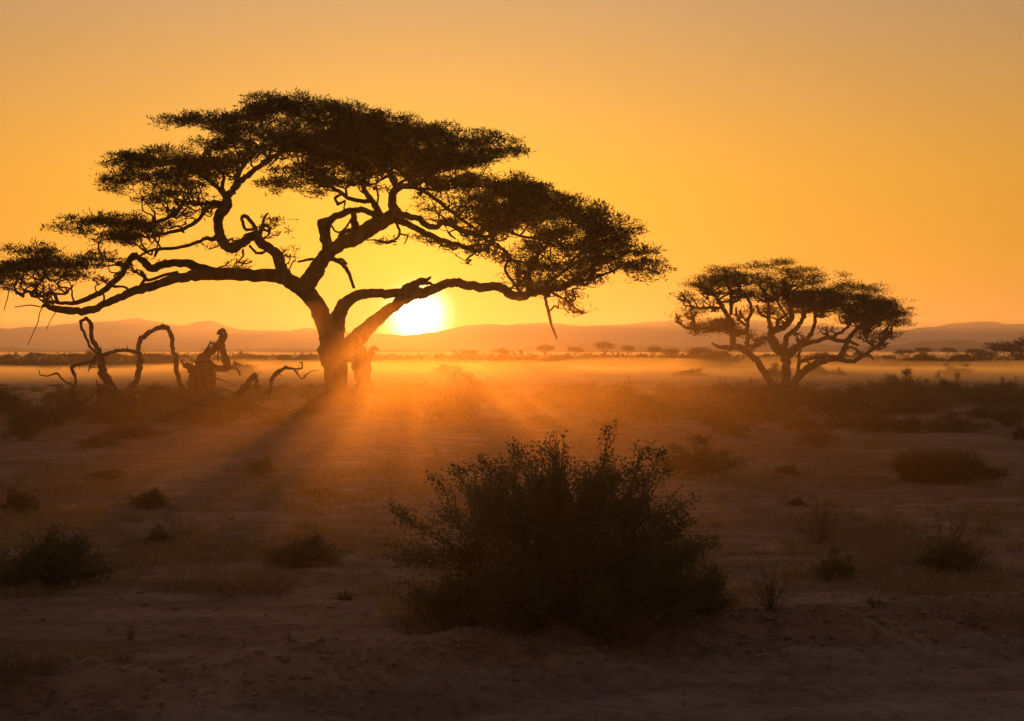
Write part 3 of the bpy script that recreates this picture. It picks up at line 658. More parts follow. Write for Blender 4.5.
def grassy(name, nb, blade, seed, spread=.7, mat='drygrass', lw=.035, up=1.3, rad=.35):
    rs = np.random.RandomState(seed); mb = MB()
    ph = rs.uniform(0, 2*PI, nb); rr = np.sqrt(rs.rand(nb))*rad
    B = np.stack([np.cos(ph)*rr, np.sin(ph)*rr, np.full(nb, -.02)], 1)
    D = unit(np.stack([B[:, 0]/rad*spread, B[:, 1]/rad*spread, np.full(nb, up)], 1)+rs.normal(size=(nb, 3))*.28)
    L = blade*rs.uniform(.5, 1.1, nb); S = unit(np.cross(D, rs.normal(size=(nb, 3)))); wd = (lw*rs.uniform(.6, 1.4, nb))[:, None]
    P0 = B; P1 = B+D*L[:, None]*.5; P2 = B+D*L[:, None]; P2[:, 2] -= .12*L*rs.uniform(.3, 2, nb); P2[:, 2] = np.maximum(P2[:, 2], .01)
    V = np.stack([P0-S*wd*.5, P0+S*wd*.5, P1-S*wd*.4, P1+S*wd*.4, P2-S*wd*.08, P2+S*wd*.08], 1).reshape(-1, 3)
    k = np.arange(nb)*6
    Fc = np.concatenate([np.stack([k, k+1, k+3, k+2], 1), np.stack([k+2, k+3, k+5, k+4], 1)])
    o = mk(name, V, Fc, M[mat], None, False)
    return o
def twiggy(name, nst, seed, thick=.012):
    rs = np.random.RandomState(seed); st = MB()
    for i in range(nst):
        ph = rs.uniform(0, 2*PI); th = rs.uniform(.05, 1.2); L = rs.uniform(.6, 1.05)
        e = np.array([math.cos(ph)*math.sin(th)*L, math.sin(ph)*math.sin(th)*L, max(.1, math.cos(th)*L)])
        P = catmull([(0, 0, -.03), e*.35+rs.normal(size=3)*.04, e*.7+rs.normal(size=3)*.05, e], 3); st.tube(P, np.linspace(thick, thick*.2, len(P)), 4, 0, False)
        for g in range(6):
            a = P[rs.randint(3, len(P))]; b2 = a+unit(e*.8+rs.normal(size=3)*.5)*rs.uniform(.12, .35); b2[2] = max(b2[2], .03)
            Q = catmull([a, (a+b2)/2+rs.normal(size=3)*.025, b2], 2); st.tube(Q, np.linspace(thick*.4, thick*.12, len(Q)), 3, 0, False)
            for h in range(2):
                a3 = Q[rs.randint(1, len(Q))]; b3 = a3+unit(rs.normal(size=3)+e)*rs.uniform(.05, .14); st.tube(np.array([a3, b3]), [thick*.2, thick*.08], 3, 0, False)
    return st.build(name, M['stem'])

used = set()
def inst(proto, px, py, wpx, hpx, label, cat, group=None, depth=None, rs=random, hw=1.0, hh=1.0, snap=None):
    """stand a copy with its foot at picture point px, py; wpx/hpx give its size there. hw, hh: half-width and height of the unit shape"""
    x, y = (px-512)/F, None
    D = CZ*F/(py-HY) if snap is None else snap
    for _ in range(6): D = (CZ-gz(x*D, D))*F/(py-HY) if snap is None else D
    X = x*D
    o = proto if proto.name not in used else copy_tree(proto)
    used.add(proto.name); used.add(o.name)
    s = wpx/2/F*D/hw; sz = hpx/F*D/hh
    o.location = (X, D, gz(X, D)-.01); o.rotation_euler = (0, 0, rs.uniform(0, 6.28)); o.scale = (s, s*(depth or 1), sz)
    tagit(o, label, cat, group)
    if group is None and 'group' in o: del o['group']
    return o

# hero shrub: leafy, about 2.6 m wide, filling the foreground
def hero():
    rs = np.random.RandomState(3); D0 = 13.9
    bx = (565-512)/F*D0; bz = gz(bx, D0)
    root = empty('leafy_shrub', (bx, D0, bz), 'largest bush, broad and leafy, in the centre foreground with its foot in dry grass', 'bush')
    st = MB(); pts = []; px = D0/F
    # outline seen from the camera: angle from straight up (deg, + right) -> reach in px
    OA = np.array([-100, -85, -74, -62, -50, -38, -25, -12, 0, 10, 19, 24, 33, 42, 50, 60, 70, 80, 95])
    OR_ = np.array([118, 158, 176, 190, 192, 182, 170, 162, 166, 170, 184, 186, 178, 168, 158, 152, 146, 146, 150])
    for i in range(215):
        ph = rs.uniform(0, 2*PI); th = math.acos(rs.uniform(-.05, 1))
        d = np.array([math.cos(ph)*math.sin(th), math.sin(ph)*math.sin(th), math.cos(th)])
        a = math.degrees(math.atan2(d[0], d[2])); rc = np.interp(a, OA, OR_)*px
        k = math.hypot(d[0], d[2]); rc = rc*(k+(1-k)*.72)
        L = rc*rs.uniform(.6, 1.0)*(.92+.15*float(vnoise(ph*1.6, th*2.2, 9))); e = d*L; e[2] = max(e[2], .12)
        e += np.array([0, 0, .0])
        f0 = np.array([rs.normal()*.12, rs.normal()*.12, -.04])
        m1 = e*.33+np.array([0, 0, .16])+rs.normal(size=3)*.06; m2 = e*.68+np.array([0, 0, .14])+rs.normal(size=3)*.07
        P = catmull([f0, m1, m2, e*.88+rs.normal(size=3)*.04, e], 4); st.tube(P, np.linspace(.014, .0035, len(P)), 5, 0, False); pts.extend(P[6:])
        for g in range(12):
            a_ = P[rs.randint(7, len(P))]; b2 = a_+unit(e+rs.normal(size=3)*.7)*rs.uniform(.12, .34)
            Q = catmull([a_, (a_+b2)/2+rs.normal(size=3)*.03, b2], 3); st.tube(Q, np.linspace(.005, .0018, len(Q)), 4, 0, False); pts.extend(Q[2:]); pts.extend(Q[2:])
    # a few sprigs that stand out of the outline
    for (sx, sy, l) in [(612, 428, .22), (637, 447, .2), (652, 450, .2), (603, 455, .2), (512, 445, .18), (523, 451, .18), (483, 462, .2), (425, 482, .22), (390, 508, .28), (402, 515, .25), (665, 452, .2), (700, 498, .2), (715, 540, .2), (455, 470, .18), (546, 443, .15), (672, 470, .2)]:
        t = np.array(at(sx, sy, D0))-np.array(root.location)+np.array([0, rs.uniform(-.3, .3), 0])
        c0 = t*.62; P = catmull([c0, t*.8+rs.normal(size=3)*.03, t*.93+rs.normal(size=3)*.02, t], 4); st.tube(P, np.linspace(.007, .002, len(P)), 4, 0, False)
        pts.extend(list(P[4:])*6)
    pts = np.array(pts)
    n = 90000; wt = vnoise(pts[:, 0]*3.2+9, pts[:, 2]*3.2+pts[:, 1]*2, 14); wt = np.clip((wt-.2)*3, .10, 1); C = pts[rs.choice(len(pts), n, p=wt/wt.sum())]+rs.normal(size=(n, 3))*.034; C[:, 2] = np.maximum(C[:, 2], .03)
    lowp = rs.rand(n) < np.clip((C[:, 2]-.0)/.5, .2, 1); C = C[lowp]; n = len(C)
    Dd = unit(rs.normal(size=(n, 3))+np.array([0, 0, .2])); L = .026*rs.uniform(.6, 1.35, n); V, Fc = blades(C, Dd, L, L*.62, rs)
    st.build('stem', M['stem'], root); f = MB(); f.add(V, Fc); f.build('foliage', M['leaf'], root, False)
    return root
hero()

P_leaf = [leafy('leafy_shrub', 60, 9000, .075, 31, 'leaf'), leafy('leafy_shrub', 50, 8000, .07, 32, 'dryleaf')]
P_bush = [leafy('scrub_bush', 44, 9000, .065, 41+i, 'dryleaf', clump=.085) for i in range(4)]
P_grass = [grassy('grass_tuft', 900, 1.05, 51, .8), grassy('grass_tuft', 600, 1.0, 52, 1.2), grassy('grass_tuft', 1400, 1.0, 53, .5, rad=.7)]
P_wide = [grassy('grass_tuft', 420, 1.0, 71, .9, rad=.85, lw=.017), grassy('grass_tuft', 300, 1.0, 72, 1.1, rad=.8, lw=.02)]
P_spike = grassy('spiky_tuft', 90, 1.0, 54, 1.5, lw=.05, up=1.0, rad=.12, mat='dryleaf')
P_twig = [twiggy('twiggy_shrub', 34, 61), twiggy('twiggy_shrub', 26, 62)]
P_reed = grassy('grassy_shrub', 3800, 1.0, 55, .55, rad=.85, lw=.022, mat='dryleaf')

inst(P_leaf[0], 52, 588, 104, 55, 'dark leafy shrub low on the left, beside the edge of the picture', 'shrub')
inst(P_leaf[1], 8, 586, 50, 30, 'small shrub cut by the left edge beside the dark leafy shrub', 'shrub')
inst(P_bush[0], 20, 512, 38, 22, 'small round tuft at the left edge, farther back than the leafy shrub', 'shrub')
inst(P_bush[1], 147, 508, 44, 18, 'low dark tuft on bare ground below the mound of dead wood', 'shrub')
inst(P_bush[2], 160, 544, 28, 15, 'smallest dark tuft in the middle of the bare ground at left', 'shrub')
inst(P_bush[3], 106, 479, 44, 9, 'flat wide tuft just in front of the mound of dead wood', 'shrub')
inst(P_bush[0], 262, 475, 30, 17, 'dark tuft standing in the shadow streak of the big tree', 'shrub')
inst(P_grass[1], 315, 495, 42, 15, 'low straw tuft lit orange below the trunk of the big tree', 'grass tuft', hw=.8)
inst(P_bush[1], 298, 566, 88, 28, 'wide low shrub between the leafy left shrub and the largest bush', 'shrub', depth=.7)
inst(P_wide[0], 245, 592, 120, 36, 'broad pale clump of dry grass left of centre', 'grass tuft', hw=1.2)
inst(P_wide[1], 178, 588, 60, 22, 'small dry grass clump beside the broad pale clump', 'grass tuft', hw=.8)
inst(P_spike, 345, 600, 30, 18, 'small spiky rosette with stiff blades near the largest bush', 'grass tuft', hw=.95, hh=.8)
inst(P_twig[0], 130, 640, 20, 20, 'tiny bare twig clump near the road at left', 'shrub')
inst(P_wide[1], 98, 664, 60, 26, 'dry grass tuft nearest the camera on the left', 'grass tuft', hw=.8)
inst(P_wide[0], 15, 684, 90, 24, 'low dry tuft in the bottom left corner', 'grass tuft', hw=.8)
inst(P_twig[1], 289, 664, 12, 14, 'small dead sprig on the lip of the road', 'shrub')
P_thin = [grassy('grass_tuft', 170, 1.0, 57, 1.0, rad=.75, lw=.016), grassy('grass_tuft', 120, 1.0, 58, 1.0, rad=.6, lw=.02)]
inst(P_thin[0], 455, 632, 170, 70, 'tall thin dry grass at the left foot of the largest bush', 'grass tuft', hw=1.2, depth=.6)
inst(P_thin[1], 408, 618, 90, 44, 'sparse dry grass standing left of the largest bush', 'grass tuft', hw=1.1, depth=.6)
inst(P_thin[1], 722, 630, 90, 55, 'dry grass at the right foot of the largest bush', 'grass tuft', hw=1.1, depth=.6)
inst(P_thin[0], 590, 640, 240, 60, 'dry grass in front of the foot of the largest bush', 'grass tuft', hw=1.2, depth=.25)
inst(P_bush[2], 470, 630, 110, 66, 'low dead brush under the left side of the largest bush', 'shrub', depth=.6)
inst(P_bush[0], 700, 616, 80, 44, 'leafy side growth under the right side of the largest bush', 'shrub', depth=.7)
inst(P_twig[0], 772, 612, 72, 58, 'bare branching shrub right beside the largest bush', 'shrub')
inst(P_twig[1], 694, 612, 70, 80, 'bare upright twigs in the right side of the largest bush', 'shrub')
inst(P_twig[1], 822, 545, 70, 46, 'thin dry see-through shrub on bare ground right of the largest bush', 'shrub')
inst(P_bush[2], 835, 578, 44, 26, 'small compact dark shrub below the thin dry one', 'shrub')
inst(P_twig[0], 945, 570, 118, 62, 'wide spiky shrub of bare stems at right', 'shrub')
inst(P_bush[3], 948, 570, 76, 26, 'dark leafy heart of the wide spiky shrub at right', 'shrub')
inst(P_spike, 875, 610, 34, 14, 'spiky rosette by the earth lip of the road at right', 'grass tuft', hw=.95, hh=.8)
inst(P_wide[0], 1005, 606, 80, 26, 'dry tuft on the lip of the road at the right edge', 'grass tuft', hw=.8)
inst(P_reed, 936, 481, 88, 38, 'dense dark grassy shrub with straight top on the open ground at right', 'shrub', hw=1.15)
inst(P_bush[1], 988, 479, 42, 14, 'low extension tuft right of the dense grassy shrub', 'shrub')
inst(P_bush[2], 700, 474, 86, 30, 'low dark shrub just behind the right side of the largest bush', 'shrub')
inst(P_bush[0], 787, 476, 26, 12, 'small round tuft between the largest bush and the dense grassy shrub', 'shrub')
inst(P_bush[1], 795, 505, 22, 7, 'tiny flat tuft alone on bare ground at right', 'shrub')
inst(P_bush[3], 815, 447, 42, 17, 'rounded tuft below the many-stemmed acacia', 'shrub')
inst(P_leaf[1], 457, 418, 76, 38, 'brushy bush glowing orange straight under the sun', 'bush')
inst(P_twig[0], 440, 418, 60, 40, 'bare twigs rising out of the bush under the sun', 'shrub')

for q in P_grass+P_wide+P_thin+P_twig+P_leaf+[P_spike, P_reed]:      # drop first copies that found no place
    if q.name not in used:
        for ch in list(q.children): bpy.data.objects.remove(ch)
        bpy.data.objects.remove(q)
# the bush beyond: single shrubs as far as one can tell them apart
rs = np.random.RandomState(77); k = 0
fixed = [(36, 430, 62, 24), (12, 416, 50, 24), (75, 418, 46, 22), (22, 440, 36, 16), (132, 438, 70, 13), (100, 446, 60, 10), (60, 405, 40, 16),
 (735, 436, 40, 18), (712, 424, 50, 22), (690, 414, 44, 18), (800, 430, 50, 14), (868, 431, 70, 18), (905, 432, 50, 14), (838, 427, 50, 12), (955, 431, 70, 15), (1012, 426, 50, 22), (985, 418, 40, 14), (1024, 440, 24, 14), (885, 414, 50, 10), (930, 411, 40, 9),
 (840, 405, 36, 12), (760, 405, 40, 12), (785, 402, 46, 14), (640, 408, 40, 14), (600, 412, 46, 14), (560, 406, 40, 10), (520, 412, 36, 12), (655, 422, 46, 16), (540, 425, 40, 10), (610, 428, 40, 10), (765, 422, 44, 15)]
for i, (x, y, w_, h_) in enumerate(fixed):
    inst(P_bush[i % 4], x, y, w_, h_, 'low shrub among many in the dusty bush behind the open ground', 'shrub', 'low shrubs of the bush behind the open ground')
sky_b = [(880, 400, 40, 17), (893, 399, 46, 21), (905, 400, 44, 24), (920, 401, 36, 19), (868, 399, 24, 12), (948, 399, 34, 22), (935, 400, 30, 12), (1008, 399, 24, 19), (1000, 401, 36, 12)]
LB = ['leftmost tall dark bush on the skyline right of the many-stemmed acacia', 'dark bush second from the left in the skyline clump at right', 'tallest bush of the dark skyline clump at right', 'rounded bush closing the skyline clump on its right',
 'low bush at the left foot of the skyline clump at right', 'single pointed bush between the skyline clump and the right edge', 'low bush joining the skyline clump and the single pointed bush', 'small pointed bush on the skyline near the right edge', 'low bush at the foot of the small pointed bush near the right edge']
for i, (x, y, w_, h_) in enumerate(sky_b): inst(P_leaf[1] if i % 2 else P_bush[i % 4], x, y, w_, h_, LB[i], 'bush')
for i in range(215):
    D = 58+56*rs.rand()**.75; px_ = rs.uniform(-20, 1044); X = (px_-512)/F*D
    if abs(px_-345) < 40 and D < 70: continue
    if 100 < px_ < 310 and D < 78: continue
    hgt = rs.uniform(.45, 1.0)*max(.22, 2.3-.0191*D)*.95; wd = hgt*rs.uniform(1.8, 3.6)+.5
    py_ = HY+(CZ-gz(X, D))*F/D
    inst(P_bush[rs.randint(4)], px_, py_, wd/D*F, hgt/D*F, 'low shrub among many in the dusty bush behind the open ground', 'shrub', 'low shrubs of the bush behind the open ground', snap=D)
for x, y, w_, h_, lb in [(165, 417, 60, 18, 'brush growing on the left half of the earth mound'), (232, 418, 54, 17, 'brush growing on the right half of the earth mound'), (196, 424, 90, 19, 'wide low brush at the front of the earth mound'), (110, 424, 70, 22, 'brush at the root of the looping dead tree'), (272, 424, 34, 9, 'low brush where the mound runs out towards the big trunk'), (310, 414, 30, 12, 'small brush against the left foot of the big trunk'), (380, 416, 26, 12, 'small brush against the right foot of the big trunk')]:
    inst(P_bush[x % 4], x, y, w_, h_, lb, 'shrub')
for i in range(110):
    D = (238+400*rs.rand()**1.4) if i > 15 else 135+100*rs.rand(); px_ = rs.uniform(-20, 1044); X = (px_-512)/F*D; hgt = rs.uniform(.9, 1.9)*(1.25 if rs.rand() < .25 else 1); wd = hgt*rs.uniform(1.6, 4.0)
    if D < 200: hgt *= .7
    inst(P_bush[rs.randint(4)] if i % 3 else P_leaf[1], px_, 0, wd/D*F, hgt/D*F, 'hazy rounded bush far out on the misty plain', 'bush', 'hazy bushes far out on the misty plain', snap=D)
# foreshortened scrub far out: one mass that reads as a dark band
rs = np.random.RandomState(78)
nb = 6500; u = rs.rand(nb); D = 238*(3400/238)**u**.9; X = rs.uniform(-1, 1, nb)*D*.36
gap = vnoise(X/D*9, np.log(D)*7, 3); keep = gap > np.interp(D, [238, 320, 700, 3400], [.60, .44, .30, .0])+.08*rs.normal(size=len(D)); D = D[keep]; X = X[keep]; nb = len(D)
hgt = rs.uniform(.5, 1.6, nb)*(.55+.9*vnoise(X/(8+D*.03), D/60, 8))*(1+(rs.rand(nb) < .04)*(D > 350)*1.1); wd = hgt*rs.uniform(.9, 1.8, nb)*(1+D/900)
per = 46; C = np.repeat(np.stack([X, D, ground_z(X, D)], 1), per, 0); hh = np.repeat(hgt, per)[:, None]; ww = np.repeat(wd, per)[:, None]
v = unit(rs.normal(size=(nb*per, 3)))*rs.uniform(.3, 1, (nb*per, 1)); v[:, 2] = np.abs(v[:, 2])
Cc = C+v*np.concatenate([ww, ww, hh], 1)*.9
Dd = unit(rs.normal(size=(nb*per, 3))); L = (hh*rs.uniform(.25, .5, (nb*per, 1)))[:, 0]
V, Fc = blades(Cc-Dd*L[:, None]*.5, Dd, L, L*.7, rs)
tagit(mk('scrubland', V, Fc, M['dryleaf'], None, False), 'far off thorn scrub that fills the plain up to the hills', 'scrub', kind='stuff')

# scattered flat-topped trees out on the plain
def far_tree(seed):
    rs = np.random.RandomState(seed); root = empty('distant_tree', (0, 0, 0), None, None); tb = MB(); f = MB(); C = []
    for i in range(5):
        ph = rs.uniform(0, 6.28); e = np.array([math.cos(ph)*.75*rs.uniform(.5, 1), math.sin(ph)*.75*rs.uniform(.5, 1), rs.uniform(.68, .86)])
        P = catmull([(0, 0, -.05), (e[0]*.15, e[1]*.15, .3), (e[0]*.6, e[1]*.6, .58), e], 3); tb.tube(P, np.linspace(.05, .012, len(P)), 5, 0, False)
        C.append(e+rs.normal(size=(170, 3))*np.array([.19, .19, .085]))
    C.append(np.array([0, 0, .88])+rs.normal(size=(260, 3))*np.array([.26, .26, .08])); C = np.vstack(C); n = len(C)
    Dd = unit(rs.normal(size=(n, 3))); V, Fc = blades(C, Dd, np.full(n, .12), np.full(n, .05), rs); f.add(V, Fc)
    tb.build('trunk', M['bark'], root); f.build('crown', M['acacia'], root, False); return root
FT = [far_tree(90+i) for i in range(3)]
rs = np.random.RandomState(91)
# (column, distance, height m, width m)
TL = [(76, 330, 2.5, 7), (88, 345, 2.3, 6), (150, 300, 2.3, 7), (165, 310, 2.1, 6), (35, 420, 2.5, 7), (262, 380, 2.4, 7), (285, 400, 2.2, 6), (545, 620, 5, 9), (575, 700, 6, 11), (605, 650, 6.5, 12), (628, 760, 6.5, 12), (652, 560, 5.4, 10),
 (668, 420, 4.2, 8), (700, 330, 3.6, 8), (719, 300, 3.4, 7), (745, 520, 5, 9), (860, 380, 2.8, 6), (905, 520, 3.6, 9), (925, 720, 5.2, 14), (948, 900, 6.2, 15), (975, 550, 3.6, 9), (990, 330, 2.4, 8), (1015, 860, 6, 15), (470, 480, 3.6, 8), (500, 520, 3.8, 8)]
for i, (c, D, h_, w_) in enumerate(TL):
    o = FT[i % 3] if i < 3 else copy_tree(FT[i % 3])
    X = (c-512)/F*D; o.location = (X, D, gz(X, D)-.1); o.rotation_euler = (0, 0, rs.uniform(0, 6)); _k = rs.uniform(.72, 1.0); o.scale = (w_/2*_k*.9, w_/2*_k*.9, h_*_k)
    tagit(o, 'tiny hazy flat-topped tree far out on the plain under the hills', 'tree', 'distant trees in the haze under the hills')

# short dry grass, twigs and clods over the open ground
rs = np.random.RandomState(101); mb = MB(); n = 26000
D = 15.5*(60/15.5)**rs.rand(n); X = rs.uniform(-1, 1, n)*D*.34
g = vnoise(X*.7, D*.35, 61)*.6+vnoise(X*2, D*1.2, 62)*.4; keep = g > .53; X = X[keep]; D = D[keep]; n = len(X)
per = 9; B = np.repeat(np.stack([X, D, ground_z(X, D)], 1), per, 0)+rs.normal(size=(n*per, 3))*np.array([.05, .05, 0])
Dd = unit(rs.normal(size=(n*per, 3))*.6+np.array([0, 0, 1])); L = rs.uniform(.03, .13, n*per)
V, Fc = blades(B, Dd, L, L*.09+.002, rs); mb.add(V, Fc)
n = 1500; D = 15.8*(75/15.8)**rs.rand(n); X = rs.uniform(-1, 1, n)*D*.34; g = vnoise(X*.35, D*.2, 63); keep = g > .42; X = X[keep]; D = D[keep]; n = len(X)
per = 38; sz = np.repeat(rs.uniform(.06, .26, n), per); B = np.repeat(np.stack([X, D, ground_z(X, D)], 1), per, 0)+rs.normal(size=(n*per, 3))*np.array([.4, .4, 0])*sz[:, None]
Dd = unit(rs.normal(size=(n*per, 3))*.75+np.array([0, 0, 1])); L = sz*rs.uniform(.4, 1.1, n*per); V, Fc = blades(B, Dd, L, L*.04+.003, rs); mb.add(V, Fc)
tagit(mb.build('grass', M['drygrass'], None, False), 'sparse short dry grass over the bare ground', 'grass', kind='stuff')
# clods of earth along the lip of the road
n = 9000; X = rs.uniform(-6, 7.5, n); dd = np.where(rs.rand(n) < .45, rs.normal(size=n)*.5, rs.uniform(-3, 16, n)**1.0); Y = edge_y(X)+dd-.05; X = np.where(dd > 3, X*Y/13, X); r = (.005+.034*rs.rand(n)**4)*np.where(dd > 3, 1.2, 1)
ths = [(0, 0, 1)]+[(math.cos(a)*.85, math.sin(a)*.85, .5) for a in np.arange(6)*PI/3]+[(math.cos(a), math.sin(a), -.4) for a in np.arange(6)*PI/3+.5]
st_ = np.array(ths, float); sf = np.array([(0, 1, 2, 3), (0, 3, 4, 5), (0, 5, 6, 1)]+[(1+k, 7+k, 7+(k+1) % 6, 1+(k+1) % 6) for k in range(6)])
Vb = st_[None]*(.6+.6*rs.rand(n, 13, 1))*r[:, None, None]*np.stack([1+.6*rs.rand(n), np.ones(n), .45+.4*rs.rand(n)], 1)[:, None]
rz = rs.rand(n)*6.28; cx_, sx_ = np.cos(rz)[:, None], np.sin(rz)[:, None]; xx = Vb[..., 0]*cx_-Vb[..., 1]*sx_; yy = Vb[..., 0]*sx_+Vb[..., 1]*cx_; Vb = np.stack([xx, yy, Vb[..., 2]], -1)
Vb += np.stack([X, Y, ground_z(X, Y)+r*.1], 1)[:, None]
tagit(mk('rubble', Vb.reshape(-1, 3), (sf[None]+np.arange(n)[:, None, None]*13).reshape(-1, 4), M['clod'], None, False), 'clods of dry earth and stones on the road lip and the bare ground', 'rubble', kind='stuff')

# ------------------------------------------------------------ dead wood on the mound, left of the big tree
def wood(name, label, cat, branches, D, main, sides=8):
    x = at(main[0], main[1], D).x; base = np.array((x, D, gz(x, D)))
    root = empty(name, base, label, cat); tb = MB(); k = 0
    for i, (pts, D0, D1) in enumerate(branches):
        P, R = smooth_limb(pts, D0, D1, 4, .3, .22); R = R*np.linspace(1.25, .85, len(R))*(1+.35*fbm(np.arange(len(R))*.5, np.zeros(len(R))+i, 2, 5))
        if i == 0: tb.tube(P-base, R, sides, .24); continue
        mb = MB(); mb.tube(P-base, R, sides, .24)
        # snapped side spurs
        rs_ = np.random.RandomState(i+len(pts))
        for q in range(len(pts)//4):
            a = P[rs_.randint(1, len(P)-1)]-base; d = unit(rs_.normal(size=3)+np.array([0, 0, .3])); r = R.mean()
            mb.tube(np.array([a, a+d*r*1.8, a+d*r*2.6+np.array([0, 0, r])]), [r*.5, r*.3, r*.1], 5, 0)
        for q in range(len(pts)//2+1):       # fine broken twigs
            a = P[rs_.randint(2, len(P))]-base; d = unit(rs_.normal(size=3)+np.array([0, 0, .1])); L = rs_.uniform(.12, .42)
            m_ = a+d*L*.5+rs_.normal(size=3)*.05; mb.tube(np.array([a, m_, a+d*L+rs_.normal(size=3)*.06]), [.014, .010, .005], 4, 0)
        mb.build('branch', M['deadwood'], root)
    tb.build('trunk', M['deadwood'], root)
    return root
b = 60.0
wood('dead_tree', 'dead leafless tree with long bent looping branches left of the big acacia', 'dead tree', [
 ([(124,404,7),(120,398,5.5),(110,385,4),(103,373,3.6),(101,358,3.2),(97,348,2.5),(92,340,2.3),(91,330,2.2),(90,322,2),(86,318,1.9),(81,322,1.6),(82,330,1.6),(87,340,1.6),(90,347,1.6),(98,354,1.6)], b, b-1.5),
 ([(101,355,1.6),(113,352,1.5),(123,350,1.6),(130,351,1.8),(136,353,2.2)], b-.6, b+.8),
 ([(124,402,4.5),(128,393,3),(135,382,2.5),(139,370,2.5),(140,358,2.5),(138,350,2.4),(140,340,2.3),(148,333,2.3),(156,329,2.4),(163,326,2.5),(169,330,2.4),(172,337,2.4),(172,346,2.4),(176,357,2.4),(177,373,2.6),(182,390,2.8),(186,402,2.8)], b, b+1.6),
 ([(98,354,1.8),(95,360,1.6),(82,364,1.5),(71,367,1.5),(75,376,1.5),(76,384,1.4),(70,391,1.3),(68,399,1.2)], b-.6, b-1.4),
 ([(74,386,1),(67,383,.9),(61,378,.8),(57,373,.8),(48,376,.7),(40,375,.7),(39,370,.5)], b-1.3, b-2),
 ([(116,399,3.6),(108,392,3),(103,388,2.8),(99,388,2.8),(100,397,3.2),(97,404,3.2),(91,411,3)], b, b-1),
 ([(118,402,3),(108,408,2.6),(100,414,2),(92,418,1.6)], b, b-1.6), ([(124,399,4.4),(127,405,4.2),(130,412,4)], b, b-.4), ([(129,396,2.4),(135,399,2.3),(140,404,2)], b, b+.5),
 ([(96,360,.9),(90,367,.8),(88,372,.5)], b-.6, b-.8),
], b, (122, 406))
wood('fallen_log', 'snapped slanting log end poking up between the two dead trees', 'log', [
 ([(132,412,4.6),(140,404,4.2),(150,398,4.2),(158,393,4),(164,388,3),(168,386,1.6)], b-1, b-.4),
 ([(153,397,2),(152,391,1.8),(154,388,1.6),(158,391,1.2)], b-.6, b-.7), ([(150,399,1.3),(153,406,1.1),(157,412,.9)], b-.7, b-1.2)], b-1, (140, 410))
wood('dead_stump', 'thick twisted dead stump rising from the earth mound', 'dead tree', [
 ([(206,408,10),(205,398,8.5),(204,384,8),(203,370,7),(202,360,5),(208,354,4),(214,349,3.8),(219,343,3.4),(222,337,2.8),(219,332,2.4),(223,330,2.2),(226,335,1.8),(223,341,2.2)], b+.6, b+.6),
 ([(196,406,7),(194,394,6),(194,383,6),(196,373,6),(191,367,4.4),(186,364,3.2)], b+.7, b),
 ([(222,341,2.4),(223,350,2.8),(226,360,3.4),(227,367,3.6),(222,369,3.2),(215,367,3.2),(210,362,2.8),(204,360,3)], b+.6, b+.2),
 ([(218,344,1),(218,352,1),(218,361,.9)], b+.6, b+.5), ([(204,354,1.4),(207,349,1.2),(211,342,1.2),(214,345,1.1)], b+.6, b+1),
 ([(227,369,1.2),(234,368,1.1),(239,371,1),(240,376,.7)], b+.2, b), ([(227,367,.8),(233,366,.7),(236,363,.5)], b+.2, b+.5),
 ([(210,366,2),(214,374,1.7),(214,384,1.5),(210,389,1.2)], b+.6, b+.1), ([(211,377,1),(218,379,.9),(228,382,.7)], b+.6, b+.2), ([(208,370,1.2),(213,369,1),(217,372,.7)], b+.6, b), ([(202,362,1.2),(197,361,1),(191,362,.6)], b+.6, b+.2),
 ([(206,404,8),(214,399,7),(220,401,5)], b+.5, b+.5), ([(190,396,1.2),(184,393,1),(180,388,.7)], b+.6, b+.1)], b+.6, (204, 404))
wood('dead_branch', 'zigzag dead branch growing from the right end of the mound towards the big tree', 'dead branch', [
 ([(236,408,3.6),(237,400,3),(240,392,2.6),(248,383,2.4),(256,374,2.3),(256,383,2.2),(258,391,2.2),(265,393,2.3),(270,389,2.2),(272,378,2),(278,372,2),(286,368,1.7),(295,369,1.2),(302,368,1),(302,363,.9),(300,362,.7)], b+.2, b-1),
 ([(266,394,1.4),(264,400,1.2),(260,406,1.1)], b-.3, b-.6), ([(238,401,1.6),(250,402,1.4),(260,405,1.2),(266,409,1),(271,415,.8)], b, b-1),
 ([(294,369,.8),(298,375,.7),(302,379,.6),(307,374,.6),(312,371,.5),(319,370,.4)], b-.8, b-1.4), ([(278,372,1.2),(276,376,1),(281,372,.7)], b-.5, b-.7)], b+.2, (236, 404))
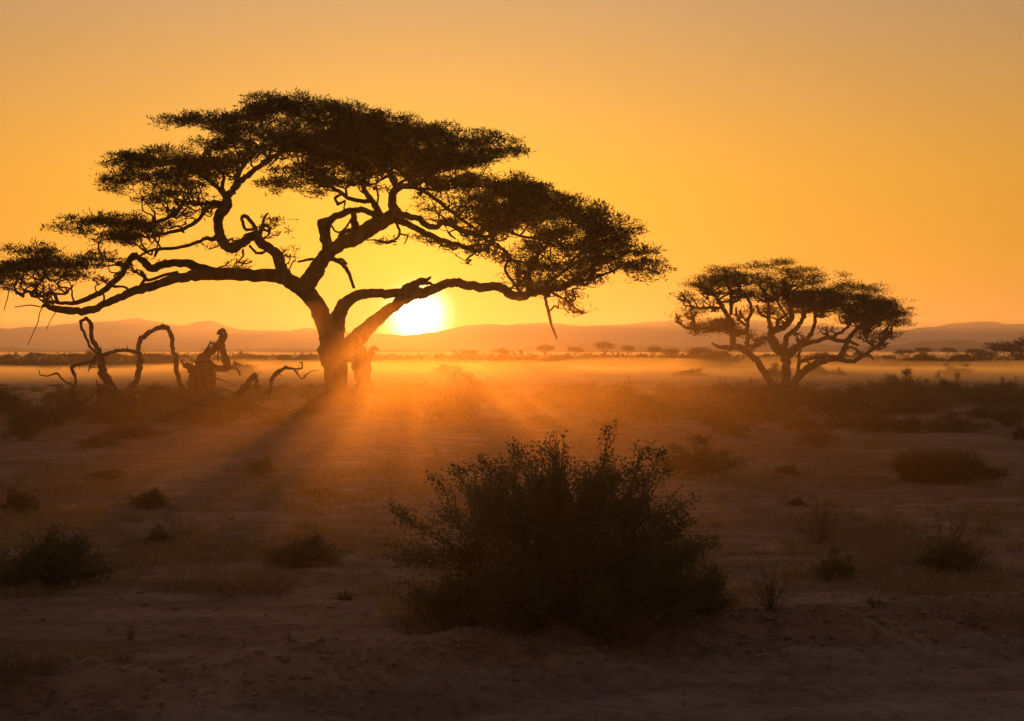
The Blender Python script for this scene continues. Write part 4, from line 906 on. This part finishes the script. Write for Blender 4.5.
wood('dead_branch', 'tangle of crossed dead limbs at the root of the looping dead tree', 'dead branch', [
 ([(90,416,3),(104,406,2.8),(118,398,2.4),(133,394,1.8),(146,391,1.2)], b-.6, b),
 ([(148,416,2.6),(138,404,2.4),(126,396,2),(112,392,1.6),(104,384,1)], b-.4, b-1), ([(100,412,2.4),(106,402,2),(104,394,1.6),(109,388,1)], b-.8, b-.5),
 ([(168,414,2.6),(176,406,2.4),(190,400,2),(203,398,1.4)], b-.5, b), ([(158,416,2.4),(172,410,2.2),(188,408,1.8),(206,404,1.4)], b-.9, b-.6),
 ([(84,402,1.2),(92,396,1.1),(98,388,.9),(96,380,.7)], b-1, b-1), ([(216,408,2.4),(228,402,2.2),(240,403,1.6),(252,408,1)], b-.4, b-.2), ([(76,412,1.6),(70,404,1.3),(72,396,1),(66,388,.7)], b-1, b-1.2)], b-.6, (118, 410))
# broken poles and brush lying on the mound
rs = np.random.RandomState(5)
PO = [((132,414),(262,424),2.2,'long pale pole lying along the front of the mound'), ((95,428),(190,404),2.0,'pole leaning up the left slope of the mound'), ((150,422),(214,434),1.8,'short pole in front of the mound'), ((255,434),(285,436),1.4,'pale stick lying on the open ground right of the mound'),
      ((196,402),(232,424),2.4,'thick stick sloping down the middle of the mound'), ((70,420),(128,412),1.8,'thin pole lying left of the dead looping tree')]
for i, ((x0, y0), (x1, y1), r, lb) in enumerate(PO):
    D0 = 58.3-.8*(y0 > 420); D1 = 58.6-.9*(y1 > 425); A = at(x0, y0, D0); B = at(x1, y1, D1)
    P = catmull([A, A.lerp(B, .3)+Vector((0, 0, .1)), A.lerp(B, .65)+Vector((0, .1, .02)), B], 4)
    P[:, 2] = np.maximum(P[:, 2], ground_z(P[:, 0], P[:, 1])+.03)
    mb = MB(); mb.tube(P, np.linspace(r, r*.5, len(P))*D0/F, 7, .15)
    for q in range(4):
        a = P[rs.randint(2, len(P))]; d = unit(rs.normal(size=3)+np.array([.3, 0, .7])); mb.tube(np.array([a, a+d*.25, a+d*.42+rs.normal(size=3)*.04]), [.03, .02, .008], 4, 0)
    o = mb.build('fallen_branch', M['deadwood']); tagit(o, lb, 'dead branch', 'dead branches lying on the mound')
mb = MB()
for i in range(1500):
    x = -11.6+rs.normal()*1.9; y = 59.3+rs.normal()*1.2; z = gz(x, y); a = np.array([x, y, z+.02]); d = unit(rs.normal(size=3)*np.array([1, 1, .45])+np.array([0, 0, .25])); L = rs.uniform(.25, .9)
    mb.tube(np.array([a, a+d*L*.5+rs.normal(size=3)*.04, a+d*L]), [.014, .009, .004], 3, 0, False)
tagit(mb.build('debris', M['deadwood'], None), 'broken brushwood strewn over the earth mound', 'brushwood', kind='stuff')
